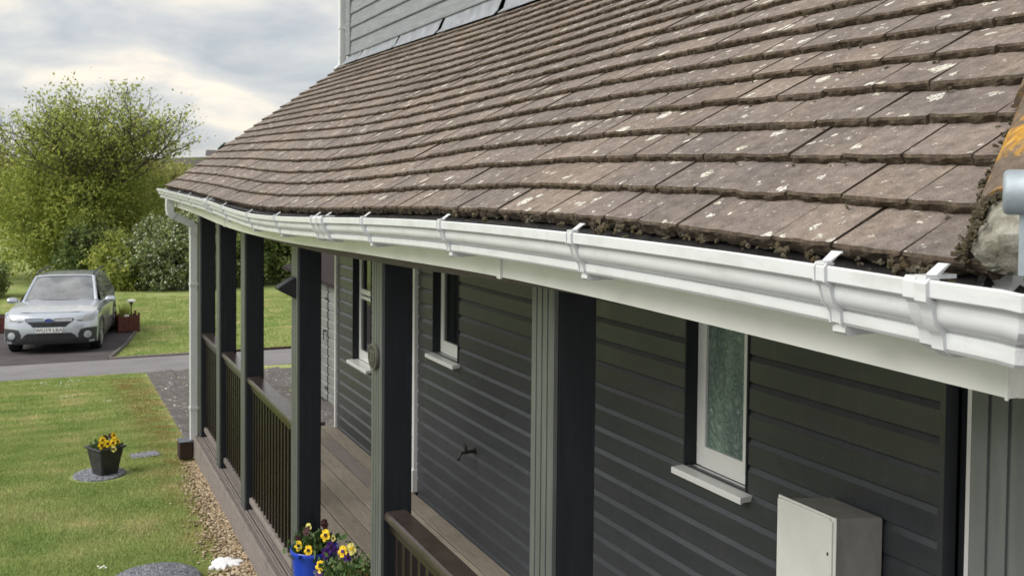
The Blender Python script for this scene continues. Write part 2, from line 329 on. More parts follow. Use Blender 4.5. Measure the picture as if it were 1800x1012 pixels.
# ------------------------------------------------------------------ mesh helpers
class MB:
    def __init__(s): s.v = []; s.f = []; s.mi = []; s.cur = 0
    def add(s, vs, fs):
        b = len(s.v); s.v += [tuple(v) for v in vs]; s.f += [tuple(b+i for i in f) for f in fs]; s.mi += [s.cur]*len(fs); return s
    def box(s, x0, x1, y0, y1, z0, z1):
        vs = [(x, y, z) for z in (z0, z1) for y in (y0, y1) for x in (x0, x1)]
        return s.add(vs, [(0, 2, 3, 1), (4, 5, 7, 6), (0, 1, 5, 4), (2, 6, 7, 3), (0, 4, 6, 2), (1, 3, 7, 5)])
    def bbox(s, x0, x1, y0, y1, z0, z1, b=0.004):
        """box with chamfered vertical and top edges"""
        def ring(i, z): return [(x0+i+b, y0+i, z), (x1-i-b, y0+i, z), (x1-i, y0+i+b, z), (x1-i, y1-i-b, z), (x1-i-b, y1-i, z), (x0+i+b, y1-i, z), (x0+i, y1-i-b, z), (x0+i, y0+i+b, z)]
        return s.loft([ring(b, z0), ring(0, z0+b), ring(0, z1-b), ring(b, z1)], True)
    def loft(s, rings, caps=True, closed=True):
        n = len(rings[0]); vs = [p for r in rings for p in r]; fs = []
        for i in range(len(rings)-1):
            for j in range(n if closed else n-1):
                k = (j+1) % n; fs.append((i*n+j, i*n+k, (i+1)*n+k, (i+1)*n+j))
        if caps: fs.append(tuple(reversed(range(n)))); fs.append(tuple(range((len(rings)-1)*n, len(rings)*n)))
        return s.add(vs, fs)
    def tube(s, pts, rad, n=8, caps=True):
        pts = [Vector(p) for p in pts]; rads = rad if isinstance(rad, (list, tuple)) else [rad]*len(pts); rings = []
        a = None
        for i, p in enumerate(pts):
            d = (pts[min(i+1, len(pts)-1)]-pts[max(i-1, 0)]).normalized()
            if a is None: a = d.orthogonal().normalized()
            else: a = (a-d*a.dot(d)).normalized()
            b = d.cross(a)
            rings.append([p+(a*math.cos(t)+b*math.sin(t))*rads[i] for t in [2*math.pi*j/n for j in range(n)]])
        return s.loft(rings, caps)
    def lathe(s, prof, n=24, c=(0, 0, 0)):
        rings = [[(c[0]+r*math.cos(2*math.pi*j/n), c[1]+r*math.sin(2*math.pi*j/n), c[2]+z) for j in range(n)] for r, z in prof]
        return s.loft(rings, True)
    def ico(s, c, r, rough=0.3, sub=2):
        base = ICO[sub]; ph = rng.uniform(0, 6.3, 6)
        v = base[0]
        d = 1+rough*(np.sin(v[:, 0]*4.1+ph[0])*np.sin(v[:, 1]*3.7+ph[1])+0.6*np.sin(v[:, 2]*7.3+ph[2])*np.sin(v[:, 0]*8.1+ph[3])+0.5*np.sin(v[:, 1]*12+ph[4])*np.sin(v[:, 2]*11+ph[5]))
        rr = np.array(r if isinstance(r, (tuple, list)) else (r, r, r))
        return s.add([tuple(q) for q in (v*d[:, None]*rr+np.array(c))], base[1])
    def mesh(s, name, mats, smooth=False, recalc=True, ang=None):
        me = bpy.data.meshes.new(name); me.from_pydata(s.v, [], s.f)
        for m in (mats if isinstance(mats, (list, tuple)) else [mats]): me.materials.append(MAT[m] if isinstance(m, str) else m)
        if any(s.mi): me.polygons.foreach_set('material_index', s.mi)
        if recalc:
            bm = bmesh.new(); bm.from_mesh(me); bmesh.ops.recalc_face_normals(bm, faces=bm.faces); bm.to_mesh(me); bm.free()
        if smooth:
            me.polygons.foreach_set('use_smooth', [True]*len(me.polygons))
            if ang: me.set_sharp_from_angle(angle=R(ang))
        me.update(); return me
    def obj(s, name, mats, parent=None, smooth=False, loc=None, ang=40, recalc=True):
        return link(name, s.mesh(name, mats, smooth, recalc, ang if smooth else None), parent, loc)
ICO = {}
for sub in (1, 2, 3):
    bm = bmesh.new(); bmesh.ops.create_icosphere(bm, subdivisions=sub, radius=1)
    ICO[sub] = (np.array([v.co[:] for v in bm.verts]), [tuple(v.index for v in f.verts) for f in bm.faces]); bm.free()
def link(name, me, parent=None, loc=None):
    o = bpy.data.objects.new(name, me); COL.objects.link(o)
    if parent is not None: o.parent = parent
    if loc is not None: o.location = loc
    return o
def tag(o, label=None, cat=None, group=None, kind=None):
    if label: o['label'] = label
    if cat: o['category'] = cat
    if group: o['group'] = group
    if kind: o['kind'] = kind
    return o
def thing(name, label, cat, loc=(0, 0, 0), rz=0, group=None):
    o = bpy.data.objects.new(name, None); COL.objects.link(o); o.location = loc; o.rotation_euler = (0, 0, rz)
    o.empty_display_size = 0.1
    return tag(o, label, cat, group)
def copy_tree(o, parent=None):
    c = o.copy(); COL.objects.link(c); c.parent = parent
    for ch in list(o.children): copy_tree(ch, c)
    return c
def npmesh(name, v, f, mat, smooth=False):
    """fast mesh from arrays, f is (n,3) or (n,4)"""
    me = bpy.data.meshes.new(name); v = np.asarray(v, np.float32); f = np.asarray(f, np.int32); n, kk = f.shape
    me.vertices.add(len(v)); me.vertices.foreach_set('co', v.ravel())
    me.loops.add(n*kk); me.loops.foreach_set('vertex_index', f.ravel())
    me.polygons.add(n); me.polygons.foreach_set('loop_start', np.arange(0, n*kk, kk, dtype=np.int32))
    try: me.polygons.foreach_set('loop_total', np.full(n, kk, np.int32))
    except Exception: pass
    for m in (mat if isinstance(mat, (list, tuple)) else [mat]): me.materials.append(MAT[m])
    if smooth: me.polygons.foreach_set('use_smooth', [True]*n)
    me.update(calc_edges=True); me.validate(); return me
def curve(xs, zs, sig=0.35):
    gx = np.arange(-1, 12, 0.02); gz = np.interp(gx, xs, zs)
    nk = int(round(3*sig/.02)); kx = np.arange(-nk, nk+1)*.02; kk = np.exp(-kx**2/2/sig**2); kk /= kk.sum()
    pad = len(kx)//2; gz = np.convolve(np.pad(gz, pad, 'edge'), kk, 'valid')
    return lambda x: float(np.interp(x, gx, gz))
# sagging eaves, measured along the house (x), heights above the deck
eaveZ = curve([0.84, 1.08, 1.47, 1.9, 2.32, 3.14, 4.2, 5.5, 6.5, 7.9, 10.15], [2.258, 2.267, 2.28, 2.285, 2.288, 2.276, 2.240, 2.216, 2.228, 2.266, 2.30])
gutZ = curve([0.757, 0.9, 1.07, 1.79, 2.54, 3.25, 3.96, 4.66, 5.4, 6.1, 6.8, 7.5, 8.5, 9.9], [2.236, 2.247, 2.254, 2.261, 2.256, 2.238, 2.213, 2.193, 2.183, 2.200, 2.226, 2.238, 2.253, 2.272], 0.25)
fasZ = curve([0.89, 1.04, 1.27, 1.56, 1.92, 2.43, 3.1, 4.0, 4.9, 6.3, 7.2, 8.2, 10], [2.090, 2.096, 2.103, 2.105, 2.110, 2.113, 2.096, 2.076, 2.050, 2.039, 2.052, 2.083, 2.11])
WALL, POST, SLOPE, LAT0 = -2.547, -1.292, 0.72, 1.05

# ------------------------------------------------------------------ ground
GX = [-60, 9.3, 19, 21.3, 24, 36, 60, 120, 250, 420, 520, 700, 1500]
GZ = [-.20, -.20, -1.10, -1.22, -1.38, -1.45, -1.9, -2.4, 0.5, 6.5, 10.3, 10.0, 4.0]
def G(x): return float(np.interp(x, GX, GZ))
xs = sorted(set(list(np.linspace(-60, 6, 8)) + list(np.linspace(6, 40, 70)) + GX + list(np.linspace(60, 1500, 60))))
ys = sorted(set(list(np.linspace(-700, -20, 25)) + list(np.linspace(-20, 12, 33)) + list(np.linspace(12, 500, 20))))
gv = []; gf = []
for x in xs:
    for y in ys:
        z = G(x)
        if x > 60: z += min(1, (x-60)/150)*(2.2*math.sin(y*0.021+1+x*0.004)+1.2*math.sin(y*0.053+x*0.011))
        gv.append((x, y, z))
ny = len(ys)
for i in range(len(xs)-1):
    for j in range(ny-1): gf.append((i*ny+j, (i+1)*ny+j, (i+1)*ny+j+1, i*ny+j+1))
me = npmesh('ground', gv, gf, ['lawn', 'hill'])
me.polygons.foreach_set('material_index', [1 if gv[f[0]][0] > 110 else 0 for f in gf])
tag(link('ground', me), 'mown green lawn falling away to fields and a low hill', kind='structure')
def sheet(name, poly_rows, mat, lift, label):
    """rows of (x, ylo, yhi) following the ground"""
    v = []; f = []
    for x, a, b in poly_rows:
        z = G(x)+lift; v += [(x, a, z), (x, b, z)]
    for i in range(len(poly_rows)-1): f.append((2*i, 2*i+2, 2*i+3, 2*i+1))
    o = link(name, npmesh(name, v, f, mat)); return tag(o, label, kind='structure')
# drive running across, and the darker parking bay beyond it
m = MB(); L_ = []
for y in np.linspace(-16, 14, 31):
    L_.append((18.93+0.07*(y+1.6), y)); L_.append((20.15, y)); L_.append((21.28, y))
v = [(x, y, G(x)+0.006) for x, y in L_]; f = []
for i in range(30):
    for j in range(2): a = i*3+j; f.append((a, a+1, a+4, a+3))
tag(link('driveway', npmesh('driveway', v, f, 'tarmac')), 'pale grey tarmac driveway crossing in front of the lawn', kind='structure')
sheet('parking_bay', [(21.28, -1.17, 4.0), (22.6, -1.40, 4.0), (24, -1.65, 4.0), (26.1, -2.03, 4.0), (29.5, -2.03, 4.0)], 'bay_tarmac', 0.010, 'dark tarmac parking bay under the silver car')
tag(sheet('gravel_bed', [(5.0, -1.27, -1.05), (7, -1.27, -1.09), (8.3, -1.27, -1.13), (9.3, -1.27, -1.18)], 'soil', 0.004, 'narrow gravel strip between lawn and deck'), kind='structure')
sheet('bounce_sheet', [(-25, -7, 9), (4.9, -7, 9)], 'tarmac', 0.006, 'unseen grey ground sheet added to bounce neutral light onto the veranda')  # out of view, added so the gutter and wall get neutral bounce light
# paving slabs beside the end of the deck
pav = thing('paving', 'dark mossy paving slabs beside the end of the wooden deck', 'paving'); pav['kind'] = 'structure'; del pav['category']
sl = []
for q in range(4):
    mb = MB(); mb.bbox(-.212, .212, -.212, .212, -.05, .0, .006+.002*q); sl.append(mb.mesh('paving_slab', 'paver'))
x = 9.72
while x < 18.7:
    for j in range(9):
        y = -1.49-.040*(x-9.7)-j*0.437
        if y < -2.9 and x > 17.6: continue
        o = link('paving_slab', sl[random.randrange(4)], pav, (x, y, G(x)+0.02+random.uniform(-.004, .004)))
        o.rotation_euler = (random.uniform(-.006, .006), math.atan(0.0928)*(1 if x > 9.3 else 0)+random.uniform(-.006, .006), random.choice((0, math.pi/2, math.pi)))
    x += 0.437
# lawn blades
def blades(n, x0, x1, y0, y1, h, w, edge=None):
    X = rng.uniform(x0, x1, n); Y = rng.uniform(y0, y1, n)
    keep = edge(X, Y) if edge else np.ones(n, bool); X = X[keep]; Y = Y[keep]; n = len(X)
    Z = np.interp(X, GX, GZ); H = h*rng.uniform(.5, 1.25, n); A = rng.uniform(0, 6.283, n); L = rng.uniform(0.1, 0.75, n)*H; B = rng.uniform(0, 6.283, n)
    dx, dy = np.cos(A)*w/2, np.sin(A)*w/2
    v = np.empty((n, 3, 3), np.float32)
    v[:, 0] = np.stack([X-dx, Y-dy, Z-.003], 1); v[:, 1] = np.stack([X+dx, Y+dy, Z-.003], 1); v[:, 2] = np.stack([X+np.cos(B)*L, Y+np.sin(B)*L, Z+H], 1)
    return v.reshape(-1, 3), np.arange(3*n).reshape(-1, 3)
def edge1(X, Y):
    lim = np.interp(X, [5, 7, 8.3, 9.3, 9.6, 18.9], [-1.05, -1.09, -1.12, -1.18, -1.25, -1.62])
    cl = np.sin(X*9)*.03+np.sin(X*23)*.02
    d1 = np.hypot((X-6.6), (Y+.62)) > .30; d2 = np.hypot((X-9.33)*1.0, (Y+.44)) > .26
    thin = rng.uniform(0, 1, len(X)) < np.clip((Y-lim)/.35+.25, 0, 1)
    return (Y > lim+cl) & d1 & d2 & thin & (X < 18.9+.07*(Y+1.6))
va, fa = blades(540000, 5.4, 13, -1.42, 1.6, .020, .0034, edge1)
vb, fb = blades(185000, 13, 19, -1.65, 2.2, .026, .006, edge1)
vc, fc = blades(260000, 21.35, 34, -15, -1.0, .034, .016, lambda X, Y: Y < np.interp(X, [21.3, 26.1, 34], [-1.22, -2.1, -2.1]))
vd, fd = blades(25000, 29.6, 36, -3, 6, .04, .016)
vv = np.concatenate([va, vb, vc, vd]); ff = np.arange(len(vv)).reshape(-1, 3)
tag(link('grass', npmesh('grass', vv, ff, 'grass_blade')), 'short mown grass of the lawns, yellowing near the deck', kind='stuff')
# gravel stones
m = MB()
for i in range(5200):
    x = rng.uniform(5.6, 9.45); lim = np.interp(x, [5, 7, 8.3, 9.3], [-1.03, -1.07, -1.10, -1.17]); y = -1.27+abs(rng.normal(0, .5))*(lim+1.27)*1.25
    if y > -0.85: continue
    r_ = rng.uniform(.005, .0125); m.ico((x, y, G(x)+r_*.35+.004+max(0, (-1.15-y))*.03), (r_*1.25, r_, r_*.7), .18, 1)
tag(m.obj('gravel', 'gravel', smooth=False, recalc=False), 'pale brown gravel along the foot of the deck', kind='stuff')

# ------------------------------------------------------------------ the house
house = thing('house', 'dark boarded bungalow with brown tiled roof sagging over a veranda', 'house')
# --- roof
def eave_dev(x): return eaveZ(x)-(2.257+0.0046*(x-.84))
def roofZ(x, lat):
    t = (lat-LAT0)/1.75
    return 2.257+0.0046*(x-.84)+eave_dev(x)*(1+.22*math.exp(-((t-.16)/.12)**2)-0.5*min(1, max(0, t)))+SLOPE*(lat-LAT0)
HIPX = lambda lat: 0.885+0.55*(lat-LAT0)                    # near end: hip line
X_END = 10.13
m = MB(); nx = 48; lats = np.linspace(LAT0+.02, 2.86, 12)
for side, off in ((0, -.048), (1, -.075)):
    vs = []; fs = []
    for i in range(nx+1):
        for la in lats:
            x0 = HIPX(la)+.01; x = x0+(X_END-.03-x0)*i/nx
            vs.append((x, -la, roofZ(x, la)+off))
    n = len(lats)
    for i in range(nx):
        for j in range(n-1): fs.append((i*n+j, (i+1)*n+j, (i+1)*n+j+1, i*n+j+1))
    m.add(vs, fs)
# the roof beyond, hip face and back slope (out of view, closes the volume)
zt = roofZ(2.5, 2.86)
m.add([(HIPX(LAT0)-.0, -LAT0, eaveZ(.9)-.05), (HIPX(2.86), -2.86, roofZ(HIPX(2.86), 2.86)-.05), (HIPX(2.86), -6.0, roofZ(HIPX(2.86), 2.86)-.05), (HIPX(LAT0), -7.6, eaveZ(.9)-.05)], [(0, 1, 2, 3)])
roof = m.obj('roof', 'underlay', house, recalc=False)
GAUGE, TW, TT, TL = 0.0915, 0.1335, 0.0175, 0.152
G3 = GAUGE*math.sqrt(1+SLOPE**2)
def tile_geom(w, seed, L=TL, T=TT):
    """tile: x across, y up the slope, z out; origin at the middle of the top front edge"""
    rr = random.Random(seed); n = 10; vs = []; fs = []; mi = []
    xs_ = [-w/2+w*i/(n-1) for i in range(n)]
    cam_ = rr.uniform(-.0008, .0014)
    def crown(x): return -cam_*(2*x/w)**2
    ft = [rr.uniform(-.0016, .0016) for _ in xs_]; fb = [rr.uniform(-.004, .004) for _ in xs_]
    ft[0] += .003; ft[-1] += .003
    rows = [[(x, ft[i]+.004, crown(x)) for i, x in enumerate(xs_)],
            [(x, L, crown(x)) for i, x in enumerate(xs_)],
            [(x, ft[i], crown(x)-.0035-rr.uniform(0, .0015)) for i, x in enumerate(xs_)],
            [(x, ft[i]+fb[i]*.8+.001, crown(x)-T*.55+rr.uniform(-.001, .001)) for i, x in enumerate(xs_)],
            [(x, fb[i]+.004, crown(x)-T+rr.uniform(-.0015, .0015)) for i, x in enumerate(xs_)],
            [(x, L, crown(x)-T) for i, x in enumerate(xs_)]]
    vs = [p for r_ in rows for p in r_]
    def strip(a, b, m_):
        for i in range(n-1): fs.append((a*n+i, a*n+i+1, b*n+i+1, b*n+i)); mi.append(m_)
    strip(0, 1, 0); strip(2, 0, 1); strip(3, 2, 1); strip(4, 3, 1); strip(5, 4, 1)
    for s_, rev in ((0, True), (n-1, False)):
        f_ = [0*n+s_, 2*n+s_, 3*n+s_, 4*n+s_, 5*n+s_, 1*n+s_]
        fs.append(tuple(f_ if not rev else reversed(f_))); mi.append(1)
    return vs, fs, mi
variants = []
for q in range(14):
    vs, fs, mi = tile_geom(TW-.0035, 100+q)
    mb = MB(); mb.v = vs; mb.f = fs; mb.mi = mi; variants.append((mb.mesh('roof_tile', ['tile', 'tile_edge'], recalc=False), vs, fs, mi))
TILT = math.atan(TT/G3)
def tile_matrix(x, lat, rr, dz=0):
    e = .03
    tx = Vector((2*e, 0, roofZ(x+e, lat)-roofZ(x-e, lat))).normalized()
    ty = Vector((0, -2*e, roofZ(x, lat+e)-roofZ(x, lat-e))).normalized()
    nz = tx.cross(-ty).normalized()
    if nz.z < 0: nz = -nz
    ty = nz.cross(tx)
    if ty.y > 0: ty = -ty
    tx = ty.cross(nz)
    Mx = Matrix((tx, ty, nz)).transposed().to_4x4(); Mx.translation = Vector((x, -lat, roofZ(x, lat)+dz))
    return Mx @ Matrix.Rotation(-TILT+rr.gauss(0, .008), 4, 'X') @ Matrix.Rotation(rr.gauss(0, .0065), 4, 'Y') @ Matrix.Rotation(rr.gauss(0, .008), 4, 'Z')
tiles = []; rr = random.Random(5)
NC = 20
for c in range(-1, NC):
    lat = LAT0+GAUGE*c if c >= 0 else LAT0+.012
    x0 = HIPX(lat+.03)-.035; x = X_END+rr.uniform(-.012, .012)-TW/2*(c % 2)+.0
    while x > x0+.03:
        w = TW*rr.uniform(.985, 1.015)
        if rr.random() < .06: w += rr.uniform(.003, .010)
        cx = x-w/2
        if x-w < x0: break
        tiles.append((cx, lat+rr.gauss(0, .0018)+(.004 if rr.random() < .03 else 0), c, x0))
        x -= w
    # cut tile at the hip
    if x-x0 > .012: tiles.append(((x+x0)/2, lat, c, -(x-x0)))
recs = []
for (x, lat, c, cut) in tiles:
    Mx = tile_matrix(x, lat, rr, -.0130 if c < 0 else .004+rr.gauss(0, .0007)); u, v_, d = px(Mx.translation)
    u1, v1, _ = px(Mx @ Vector((0, G3, 0)))
    vis = 1 if (-20 < u < 1820 and v1 > -30 and v_ > -20) else 0
    recs.append([Mx, c, cut, d/(.3 if c < 0 else 1.0) if vis else 1e6+d])
recs.sort(key=lambda r_: r_[3])
big = MB(); cutn = 0
for i, (Mx, c, cut, d) in enumerate(recs):
    if cut < 0:
        vs, fs, mi = tile_geom(-cut-.002, 900+i); mb = MB(); mb.v = vs; mb.f = fs; mb.mi = mi
        me_ = mb.mesh('roof_tile', ['tile', 'tile_edge'], recalc=False)
    else: me_, vs, fs, mi = variants[rr.randrange(len(variants))]
    if i < 296:
        o = link('roof_tile', me_, roof); o.matrix_local = Mx
    else:
        b = len(big.v); big.v += [tuple(Mx @ Vector(p)) for p in vs]; big.f += [tuple(b+q for q in f_) for f_ in fs]; big.mi += mi
o = big.obj('roof_tiles', ['tile', 'tile_edge'], roof, recalc=False); o['kind'] = 'stuff'
# moss tufts on the tile edges
mm = MB()
def tuft(x, lat, dz, s):
    z = roofZ(x, lat)+dz
    for q in range(rr.randint(5, 9)):
        r_ = s*rr.uniform(.22, .55)
        mm.ico((x+rr.gauss(0, s*.7), -lat+rr.gauss(0, s*.25)+.002, z+rr.gauss(0, s*.35)), (r_, r_*.8, r_*.85), .5, 2)
for i in range(120):
    x = .92+abs(rr.gauss(0, 1))*2.2 if i < 60 else rr.uniform(.9, 9.8)
    if x > 9.9: continue
    tuft(x, LAT0-.001, -rr.uniform(.008, .034), rr.uniform(.0015, .005) if rr.random() < .88 else rr.uniform(.006, .010))
for (x, s_) in ((2.62, .021), (2.48, .013), (2.28, .012), (2.15, .014), (1.98, .013), (1.80, .02), (1.74, .019), (1.68, .017), (1.50, .013), (1.46, .012), (1.335, .012), (1.25, .013), (1.235, .013), (1.17, .015), (1.02, .016), (1.0, .016), (.98, .014), (.965, .013)):
    tuft(x, LAT0-.003, -.012, s_*.72)
for i in range(520):
    c = rr.randint(1, 17); lat = LAT0+GAUGE*c; x = rr.uniform(HIPX(lat)+.03, 9.5) if rr.random() < .5 else HIPX(lat)+abs(rr.gauss(0, 1.3))
    if x > 10: continue
    s = rr.uniform(.0018, .0055); tuft(x, lat-.002, -rr.uniform(.006, .024), s)
HD = Vector((.55, -1, SLOPE)).normalized(); SD = Vector((HD.y, -HD.x, 0)).normalized(); SD = SD if SD.y > 0 else -SD
NR = HD.cross(SD); NR = NR if NR.z > 0 else -NR
H0 = Vector((HIPX(LAT0), -LAT0, roofZ(HIPX(LAT0), LAT0)+.006))-SD*.041
def lump(P, s):
    for q in range(rr.randint(3, 6)):
        r_ = s*rr.uniform(.35, .8); mm.ico(P+Vector((rr.gauss(0, s*.6), rr.gauss(0, s*.6), rr.gauss(0, s*.5))), (r_, r_*.85, r_*.85), .5, 2)
for i in range(150):                                       # along the hip foot and round the mortar
    t = abs(rr.gauss(0, .15)); P = H0+HD*t+SD*(.060+rr.gauss(0, .004))+NR*rr.uniform(-.008, .006); lump(P, rr.uniform(.0016, .0048))
for i in range(120):
    a_ = rr.uniform(-.25, 2.0); P = H0+HD*(.078+rr.gauss(0, .010))+SD*(.058*math.cos(a_))+NR*(.056*math.sin(a_)-.004); lump(P, rr.uniform(.0018, .0050))
for i in range(45):
    a_ = rr.uniform(-.6, .9); P = H0+HD*rr.uniform(-.004, .06)+SD*(.057*math.cos(a_))+NR*(.050*math.sin(a_)); lump(P, rr.uniform(.002, .0055))
o = mm.obj('moss', 'moss', roof, smooth=True, ang=70, recalc=False); o['kind'] = 'stuff'
# hip tiles, their mortar bedding
hd = Vector((.55, -1, SLOPE)).normalized(); side = Vector((hd.y, -hd.x, 0)).normalized()   # side points to the camera-left veranda slope or away
if side.y < 0: side = -side
nrm = hd.cross(side); nrm = nrm if nrm.z > 0 else -nrm
for q in range(6):
    base_ = Vector((HIPX(LAT0), -LAT0, roofZ(HIPX(LAT0), LAT0)))+hd*(.085+q*.30)+nrm*(.006+.004*q % .008)-side*.040
    mb = MB(); rings = []
    for t in np.linspace(0, .315, 6):
        rad = .060-.008*t/.3
        ring = [base_+hd*t+side*(rad*math.cos(a))+nrm*(rad*.95*math.sin(a)) for a in np.linspace(0, math.pi, 13)]
        ring += [base_+hd*t+side*((rad-.013)*math.cos(a))+nrm*((rad-.013)*.95*math.sin(a)) for a in np.linspace(math.pi, 0, 13)]
        rings.append(ring)
    mb.loft(rings, True); mb.obj('hip_tile', 'hip_tile', roof, smooth=True)
mb = MB(); b0 = Vector((HIPX(LAT0), -LAT0, roofZ(HIPX(LAT0), LAT0)+.006))-side*.042
rings = []; mr = random.Random(3)
ts = [(-.006, .45), (-.005, .70), (-.001, .86), (.008, .95), (.018, .98), (.030, .99), (.042, .97), (.055, .99), (.068, .97), (.08, .97), (.10, .95), (.30, .85), (.60, .85)]
for t, sc in ts:
    ring = []
    for q_ in range(40):
        a = 2*math.pi*q_/40; w_ = 1+.05*math.sin(5*a+t*40)+.03*math.sin(11*a+t*90)+mr.uniform(-.035, .035)
        ring.append(b0+hd*(t+mr.uniform(-.0015, .0015))+side*(.050*sc*w_*math.cos(a))+nrm*(.046*sc*w_*(math.sin(a) if math.sin(a) > 0 else math.sin(a)*.55)))
    rings.append(ring)
mb.loft(rings, True); mb.obj('mortar', 'mortar', roof, smooth=True)
# --- fascia and soffit following the sag
m = MB(); rings = []
for x in np.arange(.875, 10.06, .12):
    zb = fasZ(x); zt_ = gutZ(x)+.012
    rings.append([(x, -1.100, zb), (x, -1.100, zt_), (x, -1.120, zt_), (x, -1.120, zb)])
m.loft(rings, True); fas = m.obj('fascia', 'fascia', house)
m = MB(); m.box(.8755, .897, -5.0, -1.1205, 2.0925, 2.24); m.obj('fascia', 'fascia', house)
for x in (2.43, 6.9):                                      # joint covers
    mb = MB(); mb.box(x-.012, x+.012, -1.1, -1.094, fasZ(x)-.004, gutZ(x)-.02); mb.obj('fascia_joint_cover', 'fascia', fas)
mb = MB(); mb.box(.876, .880, -1.1, -1.0975, fasZ(.9)-.003, 2.20); mb.obj('fascia_joint_cover', 'fascia', fas)
m = MB(); vs = []; fs = []
X_ = list(np.arange(.9, 10.06, .15))
for x in X_:
    z = fasZ(x)+.012; vs += [(x, -1.121, z), (x, -3.0, z+.06), (x, -1.121, z+.012), (x, -3.0, z+.075)]
for i in range(len(X_)-1):
    a = 4*i; fs += [(a, a+1, a+5, a+4), (a+2, a+6, a+7, a+3)]
m.add(vs, fs); m.obj('soffit', 'fascia', house, recalc=False)
m = MB(); rings = []                                       # beam along the post heads
for x in np.arange(1.0, 9.66, .2):
    zb = fasZ(x)-float(np.interp(x, [1, 2.2, 3.6], [.036, .044, .058])); rings.append([(x, POST+.004, zb), (x, POST+.004, zb+.085), (x, POST-.10, zb+.085), (x, POST-.10, zb)])
m.loft(rings, True); m.obj('veranda_beam', 'beam_wood', house)
# --- lower wall: shiplap boards in runs broken by windows and trims
wall = MB(); wall.box(.95, 9.40, WALL-.20, WALL-.12, -.15, 2.16)
wall = wall.obj('wall', 'underlay', house)
BP, BZ0 = 0.1108, 0.026
def board(x0, x1, z, h=BP, y=WALL):
    # profile (out, up): flat face, then the hollow at the top of the board that catches the light
    pr = [(-.024, 0), (0, 0), (0, h*.735), (-.0008, h*.748), (-.0092, h*.925), (-.0115, h*.950), (-.0115, h*.985), (-.024, h*.985)]
    if h < .08: pr = [(-.018, 0), (0, 0), (0, h), (-.018, h)]
    mb = MB(); mb.loft([[(x, y+o_, z+u_) for o_, u_ in pr] for x in (x0, x1)], True)
    return mb.obj('board', 'cladding', wall)
WIN = [(3.225, 3.64, 1.13, 2.2), (6.32, 6.79, 1.13, 2.2), (8.32, 8.86, .745, 2.2)]     # openings x0, x1, z0, z1
TR = [7.140]
def runs(z, h):
    cuts = [(2.255, None)]; segs = []; cur = 2.27
    obs = [(a-.012, b+.012) for a, b, z0, z1 in WIN if z+h > z0+.004 and z < z1] + [(t-.02, t+.02) for t in TR]
    obs.sort()
    for a, b in obs:
        if a > cur: segs.append((cur, a))
        cur = max(cur, b)
    segs.append((cur, 9.395)); return segs
for kx in range(-1, 20):
    z = BZ0+BP*kx; h = BP
    if kx == -1: z, h = -.10, .122
    cutz = [z0 for a, b, z0, z1 in WIN if z < z0 < z+h]
    for a, b in runs(z, h):
        if b-a > 1.6 and kx % 3 == 1: 
            mid = a+(b-a)*(.35+.3*random.random()); board(a, mid-.0008, z, h); board(mid+.0008, b, z+.0005, h)
        else: board(a, b, z, h)
# window: reveal, frame, sash, pane, sill
def window(x0, x1, z0, z1, kind, label, rv=.055):
    w = thing('window', None, None); w.parent = house; w['label'] = label
    yb = WALL-rv
    m = MB(); m.box(x1+.001, x1+.012, yb-.03, WALL+.004, z0, z1); m.box(x0-.012, x0-.001, yb-.03, WALL+.004, z0, z1)
    m.obj('reveal', 'post_paint', w)
    fx = .038; fn = .058
    m = MB(); m.bbox(x0, x0+fn, yb-.03, yb, z0, z1, .003); m.bbox(x1-fx, x1, yb-.03, yb, z0, z1, .003); m.box(x0+fn-.002, x1-fx+.002, yb-.03, yb-.001, z0, z0+.045); m.box(x0+fn-.002, x1-fx+.002, yb-.03, yb-.001, z1-.04, z1)
    m.obj('frame', 'frame_white', w)
    a, b, c, d = x0+fn, x1-fx, z0+.047, z1-.042
    def sash(c, d, wd=.030, bt=.045):
        m = MB(); m.bbox(a, a+wd, yb-.022, yb+.006, c, d, .003); m.bbox(b-wd, b, yb-.022, yb+.006, c, d, .003)
        m.box(a+wd-.002, b-wd+.002, yb-.022, yb+.0045, c, c+bt); m.box(a+wd-.002, b-wd+.002, yb-.022, yb+.0045, d-.03, d); m.obj('sash', 'frame_white', w)
        m = MB(); m.box(a+wd-.004, b-wd+.004, yb-.014, yb-.008, c+bt-.004, d-.026); m.obj('pane', 'frosted_glass' if kind == 'frosted' else 'clear_glass', w)
    if kind == 'split': sash(c, 1.33); sash(1.345, d)
    else: sash(c, d)
    m = MB(); pr = [(yb, z0-.004), (WALL+.050, z0-.010), (WALL+.052, z0-.014), (WALL+.052, z0-.036), (WALL+.048, z0-.038), (WALL+.038, z0-.030), (yb, z0-.03)]
    m.loft([[(x, y, z) for y, z in pr] for x in (x0-.035, x1+.035)], True); m.obj('sill', 'frame_white', w)
    return w
window(*WIN[0], 'frosted', 'narrow window of green patterned glass beside the meter box')
window(*WIN[1], 'clear', 'narrow clear window in a white frame')
window(*WIN[2], 'split', 'clear window with a small top light near the far corner')
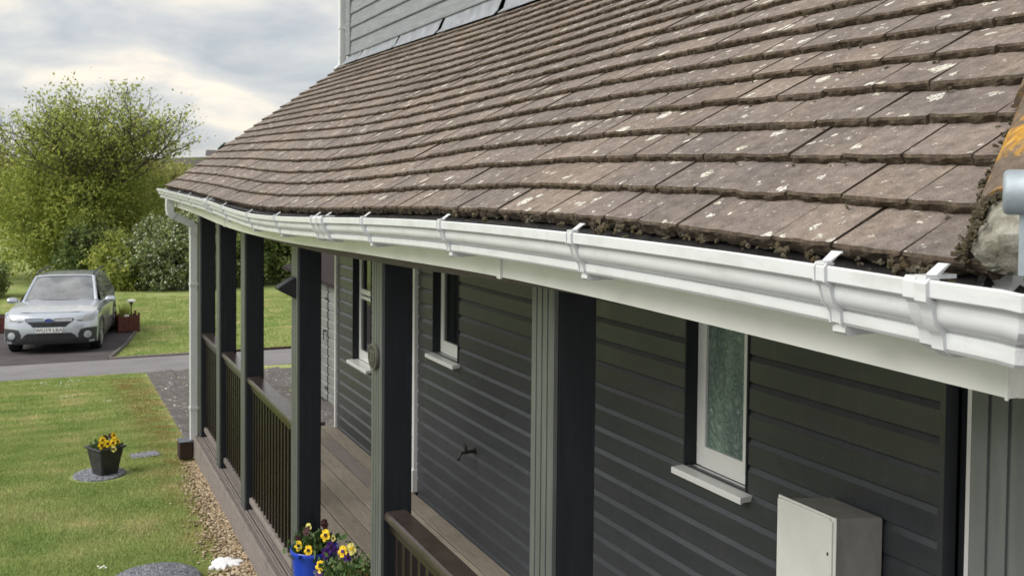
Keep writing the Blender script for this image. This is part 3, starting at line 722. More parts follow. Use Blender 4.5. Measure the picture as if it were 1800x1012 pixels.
# white corner and cover trims, door at the near end
def trim(x0, x1, y1, z0, z1, name='cover_trim', mat='frame_white'):
    m = MB(); m.bbox(x0, x1, WALL-.03, y1, z0, z1, .003); return m.obj(name, mat, house)
trim(7.120, 7.160, WALL+.030, .17, 2.10); trim(7.116, 7.164, WALL+.040, .02, .19)
trim(9.397, 9.432, WALL+.022, -.02, 2.10, 'corner_trim')
m = MB(); m.box(9.40, 9.43, -8.0, WALL-.03, -.4, 2.2); m.obj('end_wall', 'cladding', house)
m = MB(); m.box(2.247, 2.268, WALL-.05, WALL+.006, 0, 2.16); m.obj('door_reveal', 'cladding', house)
m = MB(); m.box(2.20, 2.246, WALL-.09, WALL-.062, 0, 2.16); m.obj('door_lining', 'post_paint', house)
door = thing('door', None, None); door.parent = house
m = MB(); m.bbox(2.135, 2.200, WALL-.10, WALL-.03, .02, 2.16, .004); m.bbox(1.28, 1.34, WALL-.10, WALL-.03, .02, 2.16, .004); m.box(1.345, 2.13, WALL-.10, WALL-.035, .02, .15); m.obj('frame', 'frame_white', door)
m = MB(); m.box(1.342, 2.133, WALL-.08, WALL-.07, .152, 2.16); m.obj('pane', 'clear_glass', door)
m = MB(); m.box(1.0, 1.27, WALL-.06, WALL, -.1, 2.16); m.obj('wall_panel', 'cladding', house)
# --- upper storey above the roof
UY = -2.80
up_ = MB(); up_.box(1.9, 10.0, UY-.3, UY-.03, 3.40, 5.6); upw = up_.obj('upper_wall', 'underlay', house)
for q in range(15):
    z = 3.618+q*.135
    mb = MB(); mb.loft([[(x, UY+.006, z-.002), (x, UY+.008, z+.006), (x, UY-.008, z+.140), (x, UY-.02, z+.140), (x, UY-.014, z-.002)] for x in (1.95, 4.1+.9*(q % 3), ) ], True); mb.obj('board', 'grey_board', upw)
    mb = MB(); mb.loft([[(x, UY+.006, z-.002), (x, UY+.008, z+.006), (x, UY-.008, z+.140), (x, UY-.02, z+.140), (x, UY-.014, z-.002)] for x in (4.102+.9*(q % 3), 9.86)], True); mb.obj('board', 'grey_board', upw)
mb = MB(); mb.bbox(9.862, 10.01, UY-.05, UY+.018, 3.618, 5.6, .005); mb.obj('corner_board', 'grey_board', upw)
edges = [9.98, 9.42, 8.32, 7.26, 6.12, 5.0, 3.9, 2.8]
for i in range(len(edges)-1):
    a, b = edges[i]-.012, edges[i+1]+.055; n = 14; rings = []
    for t in range(n+1):
        x = a+(b-a)*t/n; curl = max(0, 1-min(t, n-t)/2.0); zr = roofZ(x, 2.70)
        w_ = .006*math.sin(t*1.7+i)+.020*curl
        top, low = 3.622, roofZ(x, 2.775)+.016
        pr = [(UY-.006, top), (UY+.004+w_*.6, (top+low)/2), (UY+.016+w_, low), (UY+.075, roofZ(x, 2.72)+.022+.004*math.sin(t*2.1)), (UY+.075, roofZ(x, 2.72)+.019), (UY+.014+w_, low-.003), (UY+.001+w_*.6, (top+low)/2-.003), (UY-.009, top)]
        rings.append([(x, y, z) for y, z in pr])
    mb = MB(); mb.loft(rings, True); mb.obj('lead_sheet', 'lead', upw, smooth=True, ang=50)

# ------------------------------------------------------------------ veranda deck, posts, railings
deck = thing('deck', 'weathered grooved wooden deck along the dark boarded wall', 'deck')
def deck_board(x0, x1, y0, y1, z, mat, ridges=8, d=.0060):
    n = ridges; w = (y1-y0)/n; pr = []
    for i in range(n):
        pr += [(y0+w*i+.0006, z-d), (y0+w*(i+.28), z), (y0+w*(i+.72), z), (y0+w*(i+1)-.0006, z-d)]
    pr += [(y1, z-.026), (y0, z-.026)]
    mb = MB(); mb.loft([[(x, y, zz) for y, zz in pr] for x in (x0, x1)], True); return mb.obj('deck_board', mat, deck, recalc=True)
y = WALL+.006; i = 0
while y < -1.50:
    w = .131
    mat = 'grey_wood' if i in (1,) else 'deck_wood'
    j = [6.6, 5.4, 7.1, 6.1, 5.2, 7.4, 6.3, 5.8][i % 8]
    za = -.0015*(i % 2)
    if i == 1: deck_board(4.6, 7.45, y, y+w, za, 'deck_wood'); deck_board(7.453, 9.0, y, y+w, za, 'grey_wood', 9); deck_board(9.003, 9.5, y, y+w, za, 'deck_wood'); deck_board(.95, 4.597, y, y+w, za, 'deck_wood')
    else: deck_board(.95, j-.0015, y, y+w, za, 'deck_wood'); deck_board(j+.0015, 9.5+.01*(i % 3), y, y+w, za, 'deck_wood')
    y += w+.010; i += 1
for (a, b) in ((y, -1.405), (-1.398, -1.322), (-1.316, -1.262)):
    if b-a > .02: deck_board(.95, 9.66, a, b, -.001, 'grey_wood', max(3, int((b-a)/.015)))
m = MB(); m.bbox(.95, 9.67, -1.2615, -1.240, -.19, .004, .004); m.obj('edge_board', 'grey_wood', deck)
m = MB(); m.box(9.66, 9.68, -2.5, -1.27, -.35, -.004); m.obj('edge_board', 'grey_wood', deck)
m = MB(); m.box(1, 9.5, -2.54, -1.27, -.2, -.032); m.obj('joists', 'underlay', deck)

PX = [0.956, 2.492, 4.069, 5.627, 7.269, 8.403, 9.507]
PW = .140
PLAB = ['nearest grooved post, at the right edge in front of the white door frame',
        'wide grooved post standing between the frosted window and the house number',
        'post carrying the oval house number plaque, end of the nearest railing',
        'post behind the blue flowerpot with a wedge shaped lamp on it',
        'slim looking post third from the white downpipe, between two railings',
        'post second from the white downpipe, between two railings',
        'end post right beside the white downpipe at the far corner']
for i, xp in enumerate(PX):
    t = thing('veranda_post', PLAB[i], 'post', (xp, POST, 0), 0, 'dark veranda posts holding up the eaves')
    h = fasZ(xp+.07)+.02
    m = MB(); m.bbox(0, PW, -PW, -.016, 0, h, .005); m.obj('post_core', 'post_paint', t)
    pr = []; n = 4; w = PW/n                                # grooved outer facing board
    for q in range(n):
        a = w*q; pr += [(a+.0035, -.0005), (a+.006, 0), (a+w-.006, 0), (a+w-.0035, -.0005), (a+w-.0025, -.005), (a+w+.0025, -.005)] if q < n-1 else [(a+.0035, -.0005), (a+.006, 0), (a+w-.004, 0), (a+w, -.003)]
    pr[0] = (0, -.003); pr += [(PW, -.0155), (0, -.0155)]
    m = MB(); m.loft([[(x, y_, z) for x, y_ in pr] for z in (.002, h)], True); m.obj('reeded_board', 'reeded_paint', t)
RAIL = [(2, 1, 'nearest dark brown railing, running from the number post towards the camera'),
        (4, 3, 'widest looking railing, with the blue flowerpot at its near end'),
        (5, 4, 'middle railing of the far three'),
        (6, 5, 'last dark railing beside the white downpipe')]
for hi, lo, lab in RAIL:
    x0, x1 = PX[lo]+PW+.001, PX[hi]-.001
    t = thing('railing', lab, 'railing', (x0, POST-.07, 0), 0, 'dark brown railings between the veranda posts')
    L = x1-x0
    pr = [(-.048, .920), (-.048, .946), (-.041, .955), (.042, .955), (.050, .948), (.053, .939), (.053, .924), (.049, .918)]
    m = MB(); m.loft([[(x, y_, z) for y_, z in pr] for x in (0, L)], True); m.obj('top_rail', 'rail_wood', t)
    m = MB(); m.bbox(0, L, -.024, .034, .872, .908, .003); m.obj('under_rail', 'baluster_paint', t)
    m = MB(); m.bbox(0, L, -.024, .034, .045, .085, .004); m.obj('bottom_rail', 'grey_wood', t)
    mb = MB(); mb.bbox(-.0135, .0135, -.0135, .0135, .086, .871, .003); me_ = mb.mesh('baluster', 'baluster_paint')
    n = max(2, round(L/.0935)); 
    for q in range(n): link('baluster', me_, t, ((q+.5)*L/n, .004, 0))

# ------------------------------------------------------------------ gutter
gut = thing('gutter', 'white ogee plastic gutter bowed along the tiled eaves', 'gutter')
GP = [(.1285, .0), (.1305, -.003), (.1300, -.0245), (.1270, -.0270), (.1185, -.0285), (.1165, -.0330), (.1178, -.0430), (.1168, -.0520), (.1125, -.0610), (.1050, -.0680), (.0978, -.0718), (.0965, -.0735), (.1002, -.0750), (.1008, -.0775), (.0995, -.0930), (.0960, -.0985), (.0890, -.1005), (.012, -.1005), (.006, -.094), (.004, -.012)]
NB = 16
GPin = [(.0065, -.012), (.0085, -.092), (.013, -.098), (.088, -.098), (.094, -.0955), (.0968, -.091), (.0980, -.078), (.0938, -.0735), (.0955, -.0695), (.1035, -.0655), (.1105, -.0590), (.1145, -.0510), (.1150, -.0430), (.1140, -.0320), (.1165, -.0260), (.1255, -.0235), (.1260, -.004)]
GK = 0.85
GP = [(u, z*GK) for u, z in GP]; GPin = [(u, z*GK) for u, z in GPin]
def gsec(x, prof, du=0.0): return [(x, -1.100+u+(du if u > .03 else 0), gutZ(x)+z) for u, z in prof]
joints = [9.96, 6.87, 3.88, .905]
for a, b in zip(joints[:-1], joints[1:]):
    m = MB(); m.loft([gsec(x, GP+GPin) for x in np.linspace(a-.001, b+.001, max(4, int((a-b)/.12)))], True); m.obj('gutter_length', 'upvc', gut, smooth=True, ang=25)
# corner piece: mitred, slightly larger, running on round the corner
OFF = .0045
prof = [(u+OFF if u > .05 else u, z-(.004 if z < -.07 else 0)+(.002 if z > -.025 else 0)) for u, z in GP]+GPin
zc_ = gutZ(.76)
def corner(u): return .884-u
m = MB(); m.loft([[(.905, -1.1+u, gutZ(.905)+z) for u, z in prof], [(.80, -1.1+u, gutZ(.8)+z) for u, z in prof] if False else [(max(.884-u, .884-u)+.03, -1.1+u, zc_+z+.002) for u, z in prof],
                  [(.884-u+.007, -1.1+u, zc_+z) for u, z in prof], [(.884-u, -1.1+u-.007, zc_+z) for u, z in prof], [(.884-u, -1.1+u-.05, zc_+z) for u, z in prof], [(.884-u, -1.45, zc_+z) for u, z in prof]], True)
m.obj('gutter_corner', 'upvc', gut, smooth=True, ang=25)
m = MB(); m.loft([[(.884-u, yy, zc_+z-.002) for u, z in GP+GPin] for yy in (-1.44, -4.5)], True); m.obj('gutter_length', 'upvc', gut, smooth=True, ang=25)
def offs(d, lo=1, hi=NB+1):
    """a strap bridges the hollows: offset of a simplified, smoother line"""
    pts = [(.1305, -.003), (.1300, -.0245), (.1225, -.031), (.1185, -.044), (.1150, -.058), (.1050, -.069), (.1010, -.077), (.0995, -.093), (.0890, -.1005)]; pts = [(u, z*GK) for u, z in pts]; o = []
    for i, (u, z) in enumerate(pts):
        a = Vector(pts[max(0, i-1)]); b = Vector(pts[min(len(pts)-1, i+1)]); t = (b-a).normalized(); n_ = Vector((-t.y, t.x))
        if n_.x < 0: n_ = -n_
        o.append((u+n_.x*d, z+n_.y*d))
    return o
def strap(m, x, w, d):
    o = [(.118, .004), (.128+d*.5, .004)]+offs(d)+[(.05, -.1005*GK-d)]
    i_ = [(.05, -.1003*GK)]+[(u, z) for u, z in reversed(GP[:NB+1])]+[(.118, .0005)]
    m.loft([[(xx, -1.1+u, gutZ(xx)+z) for u, z in o+i_] for xx in (x-w/2, x+w/2)], True)
def bracket(x):
    t = thing('gutter_bracket', None, None); t.parent = gut
    m = MB(); strap(m, x, .021, .003)
    for xx in (x-.0105, x+.0092): strap(m, xx, .0028, .0055)
    # arm under the gutter back to the fascia
    arm = ((-1.003, -.084), (-1.003, -.094), (-1.009, -.0985), (-1.055, -.0975), (-1.10, -.0945), (-1.10, -.084))
    m.loft([[(xx, y_, gutZ(x)+z) for y_, z in arm] for xx in (x-.013, x+.0115)], True)
    m.obj('strap', 'upvc', t, smooth=True, ang=30)
    m = MB(); y0 = -1.1+.131
    pr = [(y0+.002, .0045), (y0-.010, .006), (y0-.024, .016), (y0-.029, .0185), (y0-.029, .0155), (y0-.024, .013), (y0-.010, .002), (y0+.002, 0.0005)]
    rings = [[(x+s*wf, y_, gutZ(x)+z) for (y_, z), wf in zip(pr, (.009, .008, .006, .011, .011, .006, .008, .009))] for s in (-1, 1)]
    m.loft(rings, True); m.obj('clip', 'upvc', t)
for x in (9.45, 8.42, 7.79, 6.20, 5.375, 4.69, 3.276, 2.546, 1.801, 1.073): bracket(x)
def union(x):
    t = thing('gutter_union', None, None); t.parent = gut
    m = MB(); strap(m, x, .150 if x > 1.5 else .036, .0055); strap(m, x-(.082 if x > 1.5 else .014), .018, .0105)
    if x > 1.5: strap(m, x+.082, .018, .0105); strap(m, x, .02, .009)
    m.obj('sleeve', 'upvc', t, smooth=True, ang=30)
    for s in ((-1, 1) if x > 1.5 else (-1,)):
        m = MB(); xx = x+s*(.082 if x > 1.5 else .010); m.box(xx-.009, xx+.009, -1.1+.085, -1.1+.136, gutZ(xx)+.002, gutZ(xx)+.007)
        m.loft([[(xx+q*.008, -1.1+a, gutZ(xx)+b) for a, b in ((.118, .007), (.098, .020), (.094, .020), (.110, .007))] for q in (-1, 1)], True); m.obj('clip', 'upvc', t)
union(6.87); union(3.88); union(.905)
m = MB(); m.loft([gsec(x, [(u*1.04, z*1.05+.003) for u, z in GP]) for x in (9.955, 9.972)], True); m.obj('stop_end', 'upvc', gut)
# outlet, swan neck and downpipe
dp = thing('downpipe', 'square white downpipe with a swan neck standing on a dark timber block', 'downpipe', (9.58, -1.245, 0))
def sq(p, s, d=None): return p
def sqpipe(m, pts, s=.033):
    rings = []
    for i, p in enumerate(pts):
        p = Vector(p); a = (Vector(pts[min(i+1, len(pts)-1)])-Vector(pts[max(i-1, 0)])).normalized()
        e1 = Vector((1, 0, 0)); e2 = a.cross(e1).normalized()
        rings.append([p+e1*(s*c1)+e2*(s*c2) for c1, c2 in ((-.85, -1), (.85, -1), (1, -.85), (1, .85), (.85, 1), (-.85, 1), (-1, .85), (-1, -.85))])
    m.loft(rings, True)
m = MB(); sqpipe(m, [(0, 0, -.03), (0, 0, 1.90)]); m.obj('pipe', 'upvc', dp)
m = MB(); sqpipe(m, [(0, 0, 1.86), (0, 0, 1.935), (0, .030, 1.965)], .0365); m.obj('lower_bend', 'upvc', dp)
m = MB(); sqpipe(m, [(0, .025, 1.955), (0, .185, 2.035)], .033); m.obj('swan_neck', 'upvc', dp)
m = MB(); sqpipe(m, [(0, .165, 2.022), (0, .200, 2.050), (0, .205, 2.11), (0, .205, gutZ(9.58)-.082)], .0365); m.obj('upper_bend', 'upvc', dp)
for z in (.26, 1.40):
    m = MB(); sqpipe(m, [(0, 0, z-.012), (0, 0, z+.012)], .038); m.box(-.03, .03, -.05, -.036, z-.010, z+.010); m.obj('pipe_clip', 'upvc', dp)
bl = thing('timber_block', 'dark timber block under the foot of the white downpipe', 'block', (9.60, -1.19, -.2))
m = MB(); m.bbox(-.07, .10, -.046, .075, 0, .155, .006); m.obj('block', 'dark_block', bl); m = MB(); m.box(-.074, .103, -.0465, .078, .156, .163); m.obj('lid', 'trough_grey', bl)
dp2 = thing('downpipe', 'white downpipe at the corner of the grey upper storey', 'downpipe', (10.10, -2.775, 3.50))
m = MB(); sqpipe(m, [(0, 0, .10), (0, 0, 2.1)], .033); m.obj('pipe', 'upvc', dp2)
m = MB(); sqpipe(m, [(0, 0, .13), (0, 0, .03), (0, .06, -.03)], .037); m.obj('shoe', 'upvc', dp2)
m = MB(); sqpipe(m, [(0, 0, .40), (0, 0, .425)], .038); m.box(-.14, -.03, -.03, -.02, .402, .423); m.obj('pipe_clip', 'upvc', dp2)

# ------------------------------------------------------------------ fittings on the house
pl = thing('house_number', 'oval dark plaque with raised brass number on a grooved post', 'plaque', (4.150, POST+.003, 1.606)); pl.scale = (.9, 1, .95)
m = MB()
def oval(rx, rz, y, n=28): return [(rx*math.cos(2*math.pi*j/n), y, rz*math.sin(2*math.pi*j/n)) for j in range(n)]
m.loft([oval(.062, .055, 0), oval(.062, .055, .010), oval(.052, .046, .011)], True); m.obj('disc', 'plaque_dark', pl, smooth=True, ang=30)
m = MB(); m.loft([oval(.0645, .0575, .001), oval(.0645, .0575, .0135), oval(.0595, .0525, .0135), oval(.0595, .0525, .009)], False); m.obj('rim', 'brass', pl, smooth=True, ang=30)
def text(body, size, mat, parent, Mx, ext=.002, name='digits', xs_=1.0):
    cu = bpy.data.curves.new(name, 'FONT'); cu.body = body; cu.size = size; cu.extrude = ext; cu.align_x = 'CENTER'; cu.align_y = 'CENTER'; cu.resolution_u = 3
    tmp = bpy.data.objects.new('tmp', cu); COL.objects.link(tmp); bpy.context.view_layer.update()
    me_ = bpy.data.meshes.new_from_object(tmp.evaluated_get(bpy.context.evaluated_depsgraph_get())); bpy.data.objects.remove(tmp)
    me_.materials.clear(); me_.materials.append(MAT[mat]); o = link(name, me_, parent); o.matrix_local = Mx @ Matrix.Diagonal((xs_, 1, 1, 1)); return o
# text facing +Y (outwards): its right is -X
FACE_Y = Matrix(((-1, 0, 0, 0), (0, 0, 1, 0), (0, 1, 0, 0), (0, 0, 0, 1)))
text('30', .078, 'brass', pl, Matrix.Translation((0, .0125, 0)) @ FACE_Y, .002, 'number', .95)
lp = thing('wall_lamp', 'black wedge shaped solar lamp on the post above the blue pot', 'lamp', (5.70, POST+.001, 1.70))
m = MB(); m.loft([[(x, y_, z) for y_, z in ((0, -.01), (0, .112), (.100, .052), (.094, .040))] for x in (-.055, .055)], True); m.obj('housing', 'black_plastic', lp)
m = MB(); m.loft([[(x, y_, z) for y_, z in ((.006, .1095), (.006, .1125), (.096, .0575), (.096, .0545))] for x in (-.047, .047)], True); m.obj('solar_panel', 'solar_panel', lp)
mt = thing('meter_box', 'pale grey plastic meter box on the wall below the frosted window', 'meter box', (2.61, WALL, 0))
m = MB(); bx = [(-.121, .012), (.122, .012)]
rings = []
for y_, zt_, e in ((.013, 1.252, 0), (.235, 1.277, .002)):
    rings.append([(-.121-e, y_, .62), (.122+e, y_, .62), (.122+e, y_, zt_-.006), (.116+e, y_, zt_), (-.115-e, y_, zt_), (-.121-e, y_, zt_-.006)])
m.loft(rings, True); m.obj('case', 'meter_side_shaded', mt)
m = MB(); m.bbox(-.152, .128, .2355, .246, .60, 1.292, .004); m.obj('door_rim', 'meter_box', mt)
m = MB(); m.bbox(-.144, .120, .2465, .254, .61, 1.284, .006); m.obj('door', 'meter_box', mt)
for z in (1.205, .9):
    m = MB(); m.box(.128, .132, .236, .246, z-.008, z+.008); m.obj('hinge', 'black_plastic', mt)
m = MB(); m.box(-.132, -.126, .2545, .256, 1.165, 1.175); m.obj('lock', 'ink', mt)
tp = thing('garden_tap', 'small dark metal garden tap on the boarded wall', 'tap', (6.0, WALL, .607))
m = MB(); m.tube([(0, 0, 0), (0, .008, 0)], [.022, .020], 12); m.tube([(0, .006, 0), (0, .06, 0), (0, .10, -.004), (0, .118, -.035)], [.010, .011, .010, .008], 10); m.tube([(0, .066, 0), (0, .072, .045)], [.012, .008], 10); m.obj('body', 'tap_metal', tp, smooth=True)
m = MB(); m.tube([(-.032, .078, .047), (.032, .070, .049)], [.006, .006], 8); m.ico((-.032, .078, .047), .008, .05, 1); m.ico((.032, .070, .049), .008, .05, 1); m.obj('handle', 'tap_metal', tp, smooth=True)
m = MB(); m.tube([(0, .118, -.034), (0, .120, -.05)], [.010, .010], 10); m.obj('hose_connector', 'black_plastic', tp)
gb = thing('metal_bracket', 'grey galvanised tube and plate at the right end of the roof', 'bracket', (.800, -.986, 2.354), R(-51.5))
m = MB(); prof_ = [(.020, 0), (.0235, .0015), (.0255, .005), (.0255, .14)]
m.loft([[(r_*math.cos(a), -t, r_*math.sin(a)) for a in [2*math.pi*j/24 for j in range(24)]] for r_, t in prof_], True); m.obj('tube', 'galvanised', gb, smooth=True, ang=50)
m = MB(); m.bbox(-.003, .003, -.075, -.0175, -.095, -.0235, .0012); m.obj('plate', 'galvanised', gb)
ml = thing('roofing_felt', 'torn strip of dark roofing felt lying in the gutter corner', 'felt', (.9, -1.09, 2.22))
v_ = []; f_ = []; nn = 12
for i in range(nn+1):
    for j in range(nn+1):
        a, b = i/nn, j/nn; v_.append((-.10+.30*a, -.06+.11*b, .030*(1-b)-.012+.006*math.sin(a*19+b*7)+.005*math.sin(b*23)))
for i in range(nn):
    for j in range(nn): f_.append((i*(nn+1)+j, (i+1)*(nn+1)+j, (i+1)*(nn+1)+j+1, i*(nn+1)+j+1))
m = MB(); m.add(v_, f_); m.obj('felt_sheet', 'underlay', ml, smooth=True, ang=80, recalc=False)

# ------------------------------------------------------------------ pots and garden things
def pansy(parent, c, face, r, petal, heart, name='flower'):
    """five overlapping petals round a dark heart, facing `face`"""
    f = Vector(face).normalized(); a = f.orthogonal().normalized(); a = (Vector((0, 0, 1))-f*f.z).normalized(); b = f.cross(a); c = Vector(c)
    m = MB()
    for ang, rr_, mi_ in ((0, .62, 2), (38, .62, 2), (-38, .6, 2), (110, .62, 0), (-110, .62, 0), (180, .72, 0)):
        d = a*math.cos(R(ang))+b*math.sin(R(ang)); pc = c+d*r*.48+f*random.uniform(-.1, .12)*r
        e1 = d; e2 = f.cross(d); ring = []
        for t in range(9):
            q = 2*math.pi*t/9; wv = 1+.1*math.sin(3*q+ang)
            ring.append(pc+e1*(rr_*r*.9*wv*math.cos(q))+e2*(rr_*r*.85*wv*math.sin(q))+f*(.10*r*math.cos(2*q)))
        m.cur = 0 if (mi_ == 0) else 2; m.add(ring+[pc+f*.05*r], [(t, (t+1) % 9, 9) for t in range(9)])
    m.cur = 1; ring = [c+f*r*.2+(a*math.cos(2*math.pi*t/8)*.8+b*math.sin(2*math.pi*t/8))*r*.36*(1+.25*(t % 2)) for t in range(8)]
    m.add(ring+[c+f*r*.22], [(t, (t+1) % 8, 8) for t in range(8)])
    return m.obj(name, [petal, heart, petal if heart == 'petal_purple' else heart], parent, smooth=False, recalc=False) if False else m.obj(name, [petal, heart, petal], parent, recalc=False)
def leaves(n, fn, size, seed=1):
    r_ = np.random.default_rng(seed); P = np.array([fn(r_) for _ in range(n)]); 
    d = r_.normal(size=(n, 3)); d[:, 2] = np.abs(d[:, 2])*.9+.2; d /= np.linalg.norm(d, axis=1)[:, None]
    s = np.cross(d, r_.normal(size=(n, 3))); s /= np.linalg.norm(s, axis=1)[:, None]; L = size*r_.uniform(.6, 1.4, (n, 1))
    v = np.stack([P, P+d*L*.5+s*L*.28, P+d*L, P+d*L*.5-s*L*.28], 1).reshape(-1, 3); return v, np.arange(4*n).reshape(-1, 4)
# black square pot with yellow pansies on its round slab
zg = G(9.32)
disc = thing('stepping_stone', 'round grey stone slab under the black flowerpot', 'stone slab', (9.33, -.43, zg))
m = MB(); m.lathe([(.20, -.02), (.215, .0), (.212, .013), (.19, .018), (.01, .018)], 40); m.obj('slab', 'slate_disc', disc, smooth=True, ang=40)
pot = thing('flowerpot', 'tapered black square pot of yellow pansies on the lawn', 'flowerpot', (9.31, -.475, zg+.018), R(28)); pot.scale = (.88, .88, .88)
m = MB()
def sqr(h, z, c=.012): return [(h-c, -h, z), (h, -h+c, z), (h, h-c, z), (h-c, h, z), (-h+c, h, z), (-h, h-c, z), (-h, -h+c, z), (-h+c, -h, z)]
m.loft([sqr(.088, 0), sqr(.116, .185), sqr(.116, .190), sqr(.120, .192), sqr(.124, .245), sqr(.142, .250), sqr(.146, .262), sqr(.142, .270), sqr(.120, .270), sqr(.115, .235)], True); m.obj('tub', 'pot_black', pot)
m = MB(); m.box(-.112, .112, -.112, .112, .225, .240); m.obj('soil', 'compost', pot)
v, f = leaves(420, lambda q: (q.uniform(-.12, .12), q.uniform(-.12, .12), q.uniform(.235, .285)), .035, 3); o = link('leaves', npmesh('leaves', v, f, 'leaf_pansy'), pot); o['kind'] = 'stuff'
for (x, y_, z, rr_, pe) in ((-.10, .10, .31, .036, 'petal_yellow'), (-.11, .045, .315, .036, 'petal_yellow'), (-.05, .06, .345, .033, 'petal_yellow'), (-.10, -.02, .308, .036, 'petal_yellow'), (-.145, .0, .26, .030, 'petal_pale'), (-.06, -.06, .325, .030, 'petal_yellow'), (-.09, -.075, .31, .030, 'petal_yellow'), (0, -.09, .355, .028, 'petal_yellow'), (-.02, .02, .33, .026, 'petal_pale'), (.05, -.03, .33, .030, 'petal_dark'), (.03, -.075, .345, .026, 'petal_dark')):
    pansy(pot, (x, y_, z), (-.9+random.uniform(-.2, .2), .25+random.uniform(-.3, .3), .45), rr_, pe, 'petal_dark')
# flat slab in the grass and the big disc at the frame's foot
o = thing('slab', 'small flat grey slab sunk in the grass between pot and downpipe', 'stone slab', (10.05, -.86, G(10.05)), R(10)); m = MB(); m.bbox(-.09, .09, -.13, .12, -.01, .022, .006); m.obj('stone', 'slate_disc', o)
o = thing('stepping_stone', 'large round slate-textured cover at the bottom edge of the lawn', 'stone slab', (6.62, -.625, -.2))
m = MB(); m.lathe([(.26, -.02), (.278, .02), (.276, .042), (.26, .052), (.01, .056)], 48); m.obj('slab', 'slate_disc', o, smooth=True, ang=40)
# white spilt foam on the gravel
o = thing('foam_patch', 'white splash of hardened foam on the gravel', 'foam', (6.80, -1.085, -.196)); m = MB()
ring = lambda s, z: [(s*.088*(1+.20*math.sin(3*a+1)+.10*math.sin(7*a)+.09*math.sin(13*a))*math.cos(a), s*.095*(1+.20*math.sin(3*a+1)+.10*math.sin(7*a)+.09*math.sin(13*a))*math.sin(a), z+.003*math.sin(5*a+z*900)) for a in [2*math.pi*j/72 for j in range(72)]]
m.loft([ring(1.02, -.004), ring(1, .012), ring(.92, .018), ring(.5, .021)], True); m.obj('patch', 'white_foam', o, smooth=True, ang=60)
# blue glazed pot on the deck
bp = thing('flowerpot', 'glossy cobalt blue pot of yellow and maroon pansies on the deck', 'flowerpot', (5.46, -1.355, 0)); bp.scale = (1, 1, 1.24)
m = MB(); m.lathe([(.085, 0), (.100, .03), (.122, .20), (.130, .245), (.1345, .252), (.1345, .262), (.130, .268), (.120, .266), (.116, .22)], 40); m.obj('tub', 'pot_blue', bp, smooth=True, ang=50)
m = MB(); m.lathe([(.119, .215), (.118, .235)], 24); m.obj('soil', 'compost', bp)
v, f = leaves(300, lambda q: (q.normal(0, .06), q.normal(0, .06), q.uniform(.235, .31)), .042, 5); o = link('leaves', npmesh('leaves', v, f, 'leaf_pansy'), bp); o['kind'] = 'stuff'
for (x, y_, z, rr_, pe) in [(a_, b_, c_, d_*.66, e_) for a_, b_, c_, d_, e_ in ((-.06, .105, .30, .034, 'petal_yellow'), (-.10, .06, .285, .036, 'petal_yellow'), (-.06, -.045, .33, .040, 'petal_yellow'), (-.02, .05, .345, .036, 'petal_dark'), (.0, -.055, .365, .034, 'petal_dark'), (-.07, -.085, .315, .022, 'petal_pale'), (.02, .03, .355, .026, 'petal_pale'), (-.03, .10, .325, .022, 'petal_dark'), (-.085, .03, .29, .030, 'petal_yellow'))]:
    pansy(bp, (x, y_, z), (-.9+random.uniform(-.3, .3), .3+random.uniform(-.4, .4), .5), rr_, pe, 'petal_dark')
# grey trough with trailing flowers nearer the camera
tr = thing('flower_trough', 'grey rectangular trough of purple and yellow flowers on the deck', 'trough', (5.07, -1.445, 0)); tr.scale = (1, 1, 1.16)
m = MB(); m.loft([[(-.20, -.09, 0), (.20, -.09, 0), (.20, .09, 0), (-.20, .09, 0)], [(-.24, -.115, .20), (.24, -.115, .20), (.24, .115, .20), (-.24, .115, .20)], [(-.255, -.13, .205), (.255, -.13, .205), (.255, .13, .205), (-.255, .13, .205)], [(-.255, -.13, .218), (.255, -.13, .218), (.255, .13, .218), (-.255, .13, .218)], [(-.235, -.11, .216), (.235, -.11, .216), (.235, .11, .216), (-.235, .11, .216)], [(-.23, -.105, .17), (.23, -.105, .17), (.23, .105, .17), (-.23, .105, .17)]], True); m.obj('tub', 'trough_grey', tr)
m = MB(); m.box(-.228, .228, -.104, .104, .17, .19); m.obj('soil', 'compost', tr)
v, f = leaves(900, lambda q: (q.uniform(-.12, .24), q.uniform(-.14, .12), .19+q.uniform(0, .11)), .026, 8); o = link('leaves', npmesh('leaves', v, f, 'leaf_pansy'), tr); o['kind'] = 'stuff'
v, f = leaves(500, lambda q: (q.uniform(-.24, .10), q.uniform(-.15, .02), .19+q.uniform(0, .08)), .024, 9); o = link('dry_leaves', npmesh('dry_leaves', v, f, 'leaf_dry'), tr); o['kind'] = 'stuff'
for (x, y_, z, rr_, pe, he) in ((.20, .05, .335, .026, 'petal_purple', 'petal_dark'), (.21, .075, .305, .026, 'petal_purple', 'petal_dark'), (.19, .09, .275, .022, 'petal_purple', 'petal_dark'), (.14, .0, .325, .026, 'petal_yellow', 'petal_purple'), (.14, -.045, .33, .028, 'petal_pale', 'petal_yellow'), (.12, -.02, .30, .022, 'petal_purple', 'petal_dark'), (.17, .115, .262, .026, 'petal_yellow', 'petal_dark'), (.16, .12, .235, .018, 'petal_purple', 'petal_pale'), (.20, .03, .32, .020, 'petal_purple', 'petal_dark'), (.10, .06, .27, .012, 'petal_pale', 'petal_yellow')):
    pansy(tr, (x, y_, z), (-.9+random.uniform(-.3, .3), .3+random.uniform(-.4, .4), .5), rr_, pe, he)
